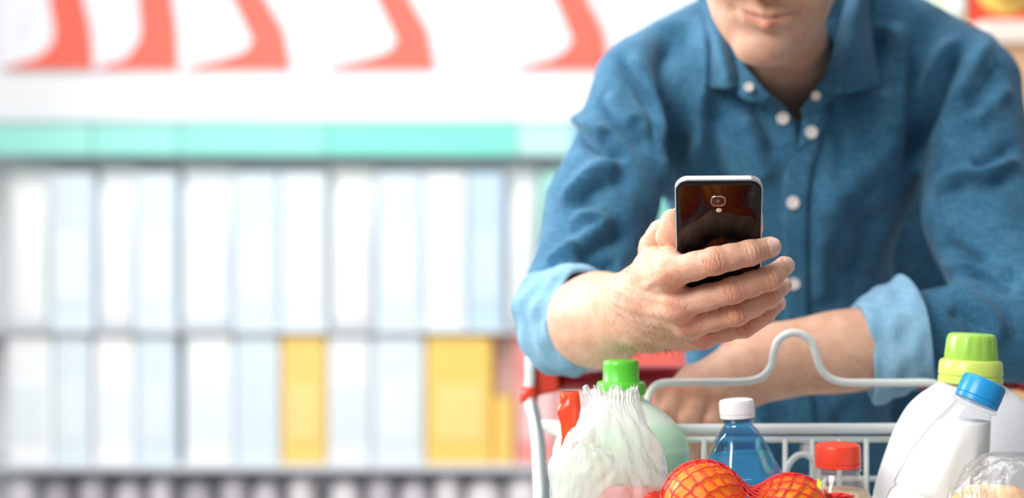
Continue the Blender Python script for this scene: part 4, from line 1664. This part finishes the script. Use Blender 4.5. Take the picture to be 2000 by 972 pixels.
# ---- milk bottle with a blue cap, leaning
M_BLUECAP = principled('blue_cap', srgb(34, 150, 216), .3, spec=.5, sss=.1, sss_r=(.3, .7, 1), sss_s=.003)
M_MILK = principled('milk', srgb(240, 238, 234), .3, sss=.3, sss_r=(1, .9, .8), sss_s=.01)
MD = 1.165
m_top = W(1925, 742, MD); m_low = W(1812, 1000, MD - .006)
max_ = _n(m_top - m_low)
ML = .275
mbase = m_top - max_ * ML
S = lambda s: ML - s                                  # s = distance from the top of the cap
milk = empty('milk_bottle', tuple(mbase))
set_tags(milk, 'slanted clear bottle of milk with a blue cap in front of the white jug', 'bottle')
mp = [(.028, 0), (.033, .004), (.0345, .02), (.0345, S(.135)), (.0345, S(.118)), (.0338, S(.112)), (.0322, S(.109)), (.0338, S(.106)), (.0340, S(.10)), (.0336, S(.085)), (.0312, S(.070)), (.0262, S(.054)), (.0212, S(.041)), (.0175, S(.031)), (.0160, S(.027)), (.0158, S(.0245)), (.0182, S(.0235)), (.0182, S(.0215)), (.0156, S(.020)), (.0156, S(.010))]


def mfacet(x, y, z):
    a = math.atan2(y, x); r = math.hypot(x, y)
    t = min(1, max(0, (S(.045) - z) / .02)) * min(1, max(0, (z - S(.102)) / .012))
    r *= 1 - .045 * t * abs(math.sin(a * 5)) ** 1.3
    return (r * math.cos(a), r * math.sin(a), z)


M_CLEAR2 = tinted_clear('clear_milk_bottle', (.97, .975, .98, 1), .8, .06, .03, (.9, .9, .9, 1))
body_of('bottle_body', smooth_profile(mp, 130), M_CLEAR2, milk, mbase, max_, 96, mod=mfacet)
ip = [(r * .965, z) for r, z in smooth_profile(mp, 130) if z < S(.028)]
V_, F_ = lathe(ip, 96, close_top=True)
V_ = place([mfacet(*v) for v in V_], mbase, max_)
bm = bmesh.new()
vs = [bm.verts.new(v) for v in V_]
for f in F_: bm.faces.new([vs[i] for i in f])
cut = bmesh.ops.bisect_plane(bm, geom=bm.verts[:] + bm.edges[:] + bm.faces[:], plane_co=tuple(W(1880, 821, MD)), plane_no=(0, 0, 1), clear_outer=True)
bmesh.ops.holes_fill(bm, edges=[e for e in bm.edges if e.is_boundary], sides=0)
bm_obj('milk', bm, M_MILK, milk)
V_, F_ = ribbed([(.0168, S(.0205)), (.0178, S(.020)), (.0179, S(.0165)), (.0174, S(.016)), (.0179, S(.0155)), (.0177, S(.003)), (.0168, S(.0008)), (.0150, S(.0)), (.0001, S(-.0003))], 120, 60, .005, (S(.0158), S(.0028)))
mesh_obj('cap', place(V_, mbase, max_), F_, M_BLUECAP, milk).modifiers.new('e', 'EDGE_SPLIT').split_angle = math.radians(40)

# ---- bag of bread rolls, bottom corner
bread = empty('bread_bag', tuple(W(2000, 486 + (CH - TZ) / 1.085 * F - 2, 1.085)))
set_tags(bread, 'clear wrinkled bag of bread rolls beside the milk bottle', 'bag')
ybb = 486 + (CH - TZ) / 1.085 * F
crinkle_bag('film', [(1985, 884, 54), (1985, 892, 62), (1982, 915, 84), (1982, 945, 110), (1984, 985, 130), (1988, 1060, 140), (1990, 1300, 135), (1990, ybb - 12, 100), (1990, ybb - 2, 60)],
            lambda t: .003 + .040 * (1 - math.exp(-t * 6)), M_FILM2, bread, 91, 1.6, .0036, n=180, m=130, D0=1.085)
M_BREAD = principled('bread_crust', srgb(226, 176, 116), .6)
k = NT(M_BREAD)
k.l(k.ramp(k.noise(k.coords('Object'), 40, 4), [(.3, srgb(206, 142, 80)), (.6, srgb(238, 200, 148)), (.8, srgb(246, 220, 180))]), k.b.inputs['Base Color'])
for i, (px, py, D, rx, rz, lab) in enumerate(((1920, 985, 1.085, .024, .016, 'golden bread roll in the bag next to the milk bottle'), (1968, 992, 1.08, .022, .016, 'golden bread roll in the bag at the picture edge'))):
    bm = bmesh.new()
    bmesh.ops.create_icosphere(bm, subdivisions=4, radius=1.0)
    P = np.array([v.co[:] for v in bm.verts])
    d = 1 + .10 * wave_noise(P, 1.6, 100 + i, 2) - .10 * np.exp(-(np.sin(P[:, 0] * 5) / .3) ** 2) * (P[:, 2] > 0)
    c = W(px, py, D)
    for v, p, x in zip(bm.verts, P, d): v.co = Vector((c[0] + p[0] * rx * x, c[1] + p[1] * .02 * x, c[2] + p[2] * rz * x))
    set_tags(bm_obj('bread_roll', bm, M_BREAD), lab, 'bread roll', 'bread rolls in the clear bag')

# ---- oranges in a red net
M_ORANGE = principled('orange_peel', srgb(244, 138, 26), .38, spec=.45, sss=.08, sss_r=(1, .4, .1), sss_s=.004)
k = NT(M_ORANGE)
k.l(k.ramp(k.noise(k.coords('Object'), 45, 3), [(.3, srgb(236, 116, 14)), (.7, srgb(250, 156, 36))]), k.b.inputs['Base Color'])
k.bump(k.noise(k.coords('Object'), 700, 2), .35, .001)
OR = [(W(1376, 982, 1.10), .0322, 'orange in the red net, the one nearer the clear bag'),
      (W(1545, 1004, 1.10), .0306, 'orange in the red net, the one below the red-capped bottle'),
      (W(1462, 1075, 1.070), .0315, 'orange in the red net under the gap between the top two'),
      (W(1256, 1112, 1.030), .0315, 'orange in the red net at the end nearest the camera, by the clear bag'),
      (W(1428, 1116, 1.010), .0315, 'orange in the red net at the end nearest the camera, under the phone'),
      (W(1390, 1140, 1.12), .032, 'orange low in the red net beneath the one by the clear bag'),
      (W(1545, 1150, 1.12), .032, 'orange low in the red net beneath the one by the red-capped bottle')]
onode = []
for c, r, lab in OR:
    round_fruit('orange', c, r, M_ORANGE, lab, 'orange', 'oranges in the red net', .96, 0.0, stem=False, dimple=0.0)
    onode.append(Ell(c, (r * 1.015, r * 1.015, r * .985)))
onode += [Ell((OR[5][0][0] + .02, 1.12, TZ + .052), (.055, .045, .045)), Ell((OR[6][0][0] - .02, 1.12, TZ + .052), (.055, .045, .045))]
net_node = U(.022, *onode)
NC = W(1460, 1064, 1.095)
NZ = _n(np.array([0.0, .55, .85])); NX = np.array([1.0, 0, 0]); NY = np.cross(NZ, NX)


def cast_out(dirs):
    """from the middle of the net outwards to its skin"""
    t = np.full(len(dirs), .20)
    for _ in range(40):
        x = net_node.ev(NC + dirs * t[:, None], .3)
        t = t - .7 * x
    return NC + dirs * t[:, None]


M_NET = principled('red_net', srgb(216, 40, 34), .35, spec=.5)
V_, F_ = [], []
NS, NP = 30, 120
for sgn in (-1, 1):
    for k_ in range(NS):
        th = np.linspace(.12, PI - .35, NP)
        ph = 2 * PI * k_ / NS + sgn * (th * 1.15 + .014 * np.sin(th * 60 + k_ * PI))
        dirs = np.cos(th)[:, None] * NZ + np.sin(th)[:, None] * (np.cos(ph)[:, None] * NX + np.sin(ph)[:, None] * NY)
        P = cast_out(dirs) + dirs * .0016
        a, b = tube(P, .00072, 5, caps=False)
        o = len(V_)
        V_ += a; F_ += [tuple(i + o for i in f) for f in b]
# gathered end of the net
kn = cast_out(np.array([_n(np.array([1.0, -.15, .42]))]))[0]
for i in range(26):
    a = 2 * PI * i / 26
    e = W(1655 + 14 * math.cos(a * 3), 974 + 6 * math.sin(a * 5), 1.10 + .01 * math.sin(a))
    P = catmull([W(1606 + 8 * math.cos(a), 985 + 22 * math.sin(a), 1.10 - .01 * math.cos(a)), W(1622, 970 + 6 * math.sin(a), 1.10), W(1640 + 6 * math.cos(2 * a), 967 + 4 * math.sin(a * 4), 1.10 + .004 * math.cos(a)), e], 14)
    a_, b_ = tube(P, .0008, 5)
    o = len(V_)
    V_ += a_; F_ += [tuple(i2 + o for i2 in f) for f in b_]
net = mesh_obj('net_bag', V_, F_, M_NET)
set_tags(net, 'red mesh net wrapped round the oranges', 'net bag')
M_TAG = principled('paper_tag', srgb(238, 236, 214), .5)
M_TAGY = principled('paper_tag_yellow', srgb(226, 222, 60), .5)
tagp = [W(*p) for p in ((1597, 934, 1.075), (1603, 942, 1.072), (1604, 956, 1.073), (1596, 948, 1.076))]
t_ = mesh_obj('tag', tagp, [(0, 1, 2, 3)], M_TAGY, net, smooth=False); solidify(t_, .0006)
tagp = [W(*p) for p in ((1603, 942, 1.072), (1613, 934, 1.071), (1612, 954, 1.073), (1604, 956, 1.073))]
t_ = mesh_obj('tag', tagp, [(0, 1, 2, 3)], M_TAG, net, smooth=False); solidify(t_, .0006)

# ------------------------------------------------------------------ the shop behind
BD = 5.0
bx = lambda px: (px - 1000) / F * BD
bz = lambda py: CH - (py - 486) / F * BD
M_SHELF = principled('shelf_white', srgb(238, 240, 242), .5)
M_SHELF_GREY = principled('shelf_grey', srgb(214, 218, 224), .5)
M_FLOOR = principled('floor_tile', srgb(156, 154, 150), .35)
fl_ = mesh_obj('floor', [(-6, -2, 0), (7, -2, 0), (7, 6, 0), (-6, 6, 0)], [(0, 1, 2, 3)], M_FLOOR, smooth=False)
set_tags(fl_, kind='structure')
wl_ = rounded_box('wall_back', (12, .06, 3.8), 0, M_SHELF, None, (.5, BD + .62, 1.9))
set_tags(wl_, kind='structure')

X0, X1 = bx(-260), bx(2260)
shelf = empty('shelf_unit', ((X0 + X1) / 2, BD + .2, 0))
set_tags(shelf, 'long white supermarket shelving behind the cart', 'shelf')


def part_box(name, x0, x1, z0, z1, y0, y1, mat, parent=shelf, bevel=.004):
    return rounded_box(name, (x1 - x0, y1 - y0, z1 - z0), bevel, mat, parent, ((x0 + x1) / 2, (y0 + y1) / 2, (z0 + z1) / 2))


part_box('back_panel', X0, X1, 0, bz(-160), BD + .24, BD + .27, M_SHELF)
part_box('canopy', X0, X1, bz(238), bz(-150), BD - .01, BD + .24, M_SHELF)
part_box('shelf_board', X0, X1, bz(650), bz(643), BD - .02, BD + .24, M_SHELF_GREY)
part_box('shelf_board', X0, X1, bz(918), bz(906), BD - .02, BD + .24, M_SHELF_GREY)
part_box('plinth', X0, X1, 0, .16, BD - .02, BD + .24, M_SHELF_GREY)
for x in (-230, 345, 1030, 1560, 2230):
    part_box('upright', bx(x), bx(x) + .03, .16, bz(240), BD + .215, BD + .24, M_SHELF)
# turquoise price rail in lengths
rail_edges = [-260, -10, 183, 352, 640, 1010, 1120, 1500, 2260]
tones = [(160, 232, 220), (162, 234, 222), (154, 230, 218), (142, 226, 212), (126, 222, 204), (186, 230, 226), (130, 190, 230), (160, 232, 220)]
for i in range(len(rail_edges) - 1):
    m = principled('price_rail_%d' % i, srgb(*tones[i]), .4)
    part_box('price_rail', bx(rail_edges[i]) + .002, bx(rail_edges[i + 1]) - .002, bz(304), bz(244), BD - .03, BD - .012, m)

# header signs: white boards with a coral swoosh
M_BOARD = principled('sign_white', srgb(240, 242, 246), .5)
M_CORAL = principled('sign_coral', srgb(246, 104, 86), .5)
M_FAINT = principled('sign_print', srgb(236, 226, 230), .5)
signs = [(-180, 0, -20), (10, 185, 20), (190, 350, 12), (362, 570, 52), (635, 850, 52), (1005, 1190, 46)]
names = ['', 'first', 'second', 'third', 'fourth', 'fifth']
for i, (a, b, sl) in enumerate(signs):
    if i in (0,): continue
    t = empty('header_sign', (bx((a + b) / 2), BD - .07, bz(140)))
    set_tags(t, 'white header sign with a coral red swoosh, %s from the left edge' % names[i], 'sign', 'header signs over the shelf')
    y0 = BD - .025
    prism('board', [(bx(a - 2), bz(138)), (bx(b + 1), bz(138)), (bx(b + 1 - sl * 1.9), bz(-150)), (bx(a - 2 - sl * .4), bz(-150))], y0, y0 + .012, M_BOARD, t, 0)
    wd = (b - a)
    # swoosh: a band down the free side that sweeps into a pointed tail along the bottom edge
    out = [(a, 137), (b, 137), (b - sl * .30, 60), (b - sl * .95, 0), (b - sl * 1.8, -90)]
    inn = [(b - sl * 1.8 - 62, -90), (b - sl * .95 - 64, 0), (b - sl * .4 - 66, 55), (b - 74, 82), (b - 90, 102), (b - wd * .62, 116), (b - wd * .84, 126)]
    prism('swoosh', [(bx(x), bz(y)) for x, y in out + inn], y0 - .006, y0 + .002, M_CORAL, t, 0)
    for (fx, fy, r) in ((.22, 60, 9), (.30, 30, 6)):
        part_box('print', bx(a + wd * fx - r), bx(a + wd * fx + r), bz(fy + r), bz(fy - r), y0 - .002, y0 + .001, M_FAINT, t, 0)


def pack(px0, px1, y0, y1, rgb, label, group, kind='box', yoff=0.0, rgb2=None, name='product_pack'):
    """one package on the shelf: pouch, carton or bottle-shaped tub with its own face panel"""
    x0, x1, z0, z1 = bx(px0), bx(px1), bz(y1), bz(y0)
    w, h = x1 - x0, z1 - z0
    t = empty(name, ((x0 + x1) / 2, BD + .10 + yoff, z0))
    set_tags(t, label, 'pack', group)
    m = principled(name, srgb(*rgb), .45)
    bm = bmesh.new()
    nz, nx = 14, 24
    cx, cy = (x0 + x1) / 2, BD + .10 + yoff
    dpt = min(.09, w * .8)
    rows = []
    for i in range(nz + 1):
        tt = i / nz
        if kind == 'pouch':
            k1 = 1 - .06 * (tt > .9) - .04 * math.sin(tt * PI)
            k2 = max(.05, math.sin(min(1, (1 - tt) * 1.6 + .03) * PI / 2)) * (.6 + .4 * min(1, tt * 6 + .4))
            ex = .75
        elif kind == 'bottle':
            k1 = 1.0 if tt < .72 else max(.32, 1 - ((tt - .72) / .18) ** 1.5 * .68)
            k2, ex = k1, 1.0
        else:
            k1 = k2 = 1.0; ex = .22
        rows.append([bm.verts.new((cx + w / 2 * k1 * math.copysign(abs(math.cos(a)) ** ex, math.cos(a)), cy + dpt * k2 * math.copysign(abs(math.sin(a)) ** ex, math.sin(a)), z0 + h * tt)) for a in [2 * PI * j / nx + .13 for j in range(nx)]])
    for i in range(nz):
        for j in range(nx):
            bm.faces.new((rows[i][j], rows[i][(j + 1) % nx], rows[i + 1][(j + 1) % nx], rows[i + 1][j]))
    bm.faces.new(rows[0][::-1]); bm.faces.new(rows[-1])
    bm_obj('pack_body', bm, m, t, smooth=(kind != 'box'))
    if rgb2:
        m2 = principled(name + '_label', srgb(*rgb2), .45)
        part_box('pack_label', x0 + w * .14, x1 - w * .14, z0 + h * .18, z0 + h * .62, cy - dpt - .004, cy - dpt * .6, m2, t, .002)
    return t


ORD = ['first', 'second', 'third', 'fourth', 'fifth', 'sixth', 'seventh', 'eighth', 'ninth', 'tenth', 'eleventh', 'twelfth', 'thirteenth', 'fourteenth', 'fifteenth']
up = [(2, 84, (250, 252, 252), 'pouch', None), (100, 170, (226, 238, 246), 'box', (238, 246, 250)), (188, 254, (250, 252, 253), 'pouch', None), (266, 332, (224, 236, 245), 'box', (236, 244, 249)),
      (352, 446, (243, 247, 249), 'pouch', None), (460, 540, (216, 230, 240), 'box', (230, 238, 244)), (548, 634, (224, 234, 240), 'box', (236, 240, 242)), (642, 728, (240, 240, 240), 'pouch', None),
      (738, 822, (214, 228, 238), 'box', (226, 234, 240)), (832, 910, (232, 238, 241), 'box', None), (916, 984, (192, 216, 234), 'box', (206, 224, 236)), (990, 1052, (226, 230, 232), 'pouch', None),
      (1060, 1150, (166, 224, 212), 'box', None), (1240, 1286, (196, 222, 236), 'box', None), (1294, 1380, (120, 206, 190), 'box', None)]
cn = lambda c: 'white' if min(c) > 236 else ('turquoise' if c[0] < 180 and c[1] > 200 else 'pale blue' if c[2] - c[0] > 8 else 'pale grey')
def widen(rows):
    out = []
    for i, r in enumerate(rows):
        l = 6 if i == 0 else min(9, (r[0] - rows[i - 1][1]) / 2 - .6)
        g = 6 if i == len(rows) - 1 else min(9, (rows[i + 1][0] - r[1]) / 2 - .6)
        out.append((r[0] - l, r[1] + g) + tuple(r[2:]))
    return out


for i, (a, b, c, kd, c2) in enumerate(widen(up)):
    pack(a, b, 338 if kd == 'box' else 320, 642.5, c, '%s pack on the upper shelf, %s from the left end' % (cn(c), ORD[i]), 'packs on the upper shelf', kd, rgb2=c2)
lo_ = [(14, 96, (250, 252, 253), 'box', (238, 246, 250)), (104, 166, (228, 240, 247), 'box', (236, 245, 249)), (188, 258, (250, 252, 253), 'box', (240, 247, 250)), (266, 334, (222, 236, 245), 'box', (230, 240, 246)),
       (366, 452, (242, 247, 249), 'box', (230, 240, 246)), (460, 538, (218, 231, 240), 'box', None), (556, 632, (244, 208, 118), 'box', (246, 216, 140)), (642, 722, (232, 238, 241), 'box', (220, 230, 236)),
       (730, 824, (220, 230, 237), 'box', (228, 234, 239)), (838, 962, (242, 204, 108), 'box', (246, 214, 136)), (968, 1002, (242, 204, 112), 'box', None), (1006, 1090, (232, 150, 146), 'box', (236, 200, 200)),
       (1100, 1176, (232, 206, 208), 'box', None), (1186, 1340, (230, 106, 96), 'box', (232, 130, 122)), (1352, 1420, (236, 226, 232), 'box', None)]
cn2 = lambda c: 'golden yellow' if c[2] < 125 and c[1] > 150 else 'coral red' if c[0] - c[1] > 70 else 'pale pink' if c[0] - c[1] > 20 else cn(c)
for i, (a, b, c, kd, c2) in enumerate(widen(lo_)):
    y0 = 772 if i == 10 else 652
    pack(a, b, y0 + 4, 905.5, c, '%s pack on the lower shelf, %s from the left end' % (cn2(c), ORD[i]), 'packs on the lower shelf', kd, rgb2=c2, yoff=-.045 if i == 10 else 0)
pack(966, 1004, 656, 905.5, (236, 220, 222), 'pinkish white pack standing behind a short yellow one on the lower shelf', 'packs on the lower shelf', 'box', .075)
bot = [(0, 60), (70, 130), (140, 200), (212, 270), (280, 330), (346, 410), (420, 478), (486, 540), (556, 610), (640, 700), (712, 770), (778, 836), (846, 900), (910, 980), (990, 1060)]
for i, (a, b) in enumerate(bot):
    dark = 224 - 14 * ((i * 7) % 4)
    c = (dark, dark - 4, dark + 2) if not (8 <= i <= 9 or i >= 12) else (232, 226, 228)
    pack(a, b, 940 if i % 2 else 930, 1024.5, c, '%s tub on the lowest shelf, %s from the left end' % ('grey' if c[0] < 210 else 'whitish', ORD[i]), 'tubs on the lowest shelf', 'bottle', name='product_tub')
part_box('shelf_board', X0, X1, bz(1033), bz(1025), BD - .02, BD + .24, M_SHELF_GREY)

# ---- the end display behind the shoulder of the arm resting on the handle
M_WOOD = principled('display_tan', srgb(222, 178, 136), .5)
disp_ = empty('display_stand', (1.3, 3.6, 0))
set_tags(disp_, 'tan display stand behind the shoulder of the arm resting on the handle', 'display')
D2 = 3.6
bx2 = lambda px: (px - 1000) / F * D2
bz2 = lambda py: CH - (py - 486) / F * D2
part_box('stand_front', bx2(1925), bx2(2190), 0, bz2(86), D2, D2 + .3, M_WOOD, disp_)
part_box('stand_top', bx2(1915), bx2(2200), bz2(86), bz2(42), D2 - .02, D2 + .3, principled('display_cream', srgb(238, 224, 212), .5), disp_)
M_REDP = principled('red_carton', srgb(226, 70, 48), .5)
M_YEL = principled('yellow_sticker', srgb(246, 214, 110), .5)
rp = empty('red_carton', (bx2(1985), D2 + .06, bz2(42)))
set_tags(rp, 'red carton with a round yellow sticker on the tan display', 'carton')
part_box('carton_body', bx2(1900), bx2(2080), bz2(42), bz2(-120), D2 + .01, D2 + .12, M_REDP, rp)
V_, F_ = lathe([(.078, 0), (.078, .006), (.0001, .007)], 60)
stk = mesh_obj('sticker', place(V_, (bx2(1968), D2 + .011, bz2(-32)), (0, -1, 0)), F_, M_YEL, rp)
V_, F_ = lathe([(.046, .006), (.046, .009), (.0001, .0095)], 60)
mesh_obj('sticker_ring', place(V_, (bx2(1968), D2 + .011, bz2(-32)), (0, -1, 0)), F_, principled('amber_sticker', srgb(232, 168, 70), .5), stk)
gp = empty('green_carton', (bx2(1870), D2 + .06, bz2(42)))
set_tags(gp, 'pale green carton beside the red one on the tan display', 'carton')
part_box('carton_body', bx2(1850), bx2(1893), bz2(42), bz2(-90), D2 + .02, D2 + .12, principled('green_carton', srgb(196, 214, 170), .5), gp)
part_box('carton_label', bx2(1856), bx2(1887), bz2(24), bz2(-60), D2 + .016, D2 + .03, M_BOARD, gp)
part_box('stand_side', bx2(1845), bx2(1925), 0, bz2(43), D2 + .02, D2 + .3, principled('display_side', srgb(236, 232, 226), .5), disp_)
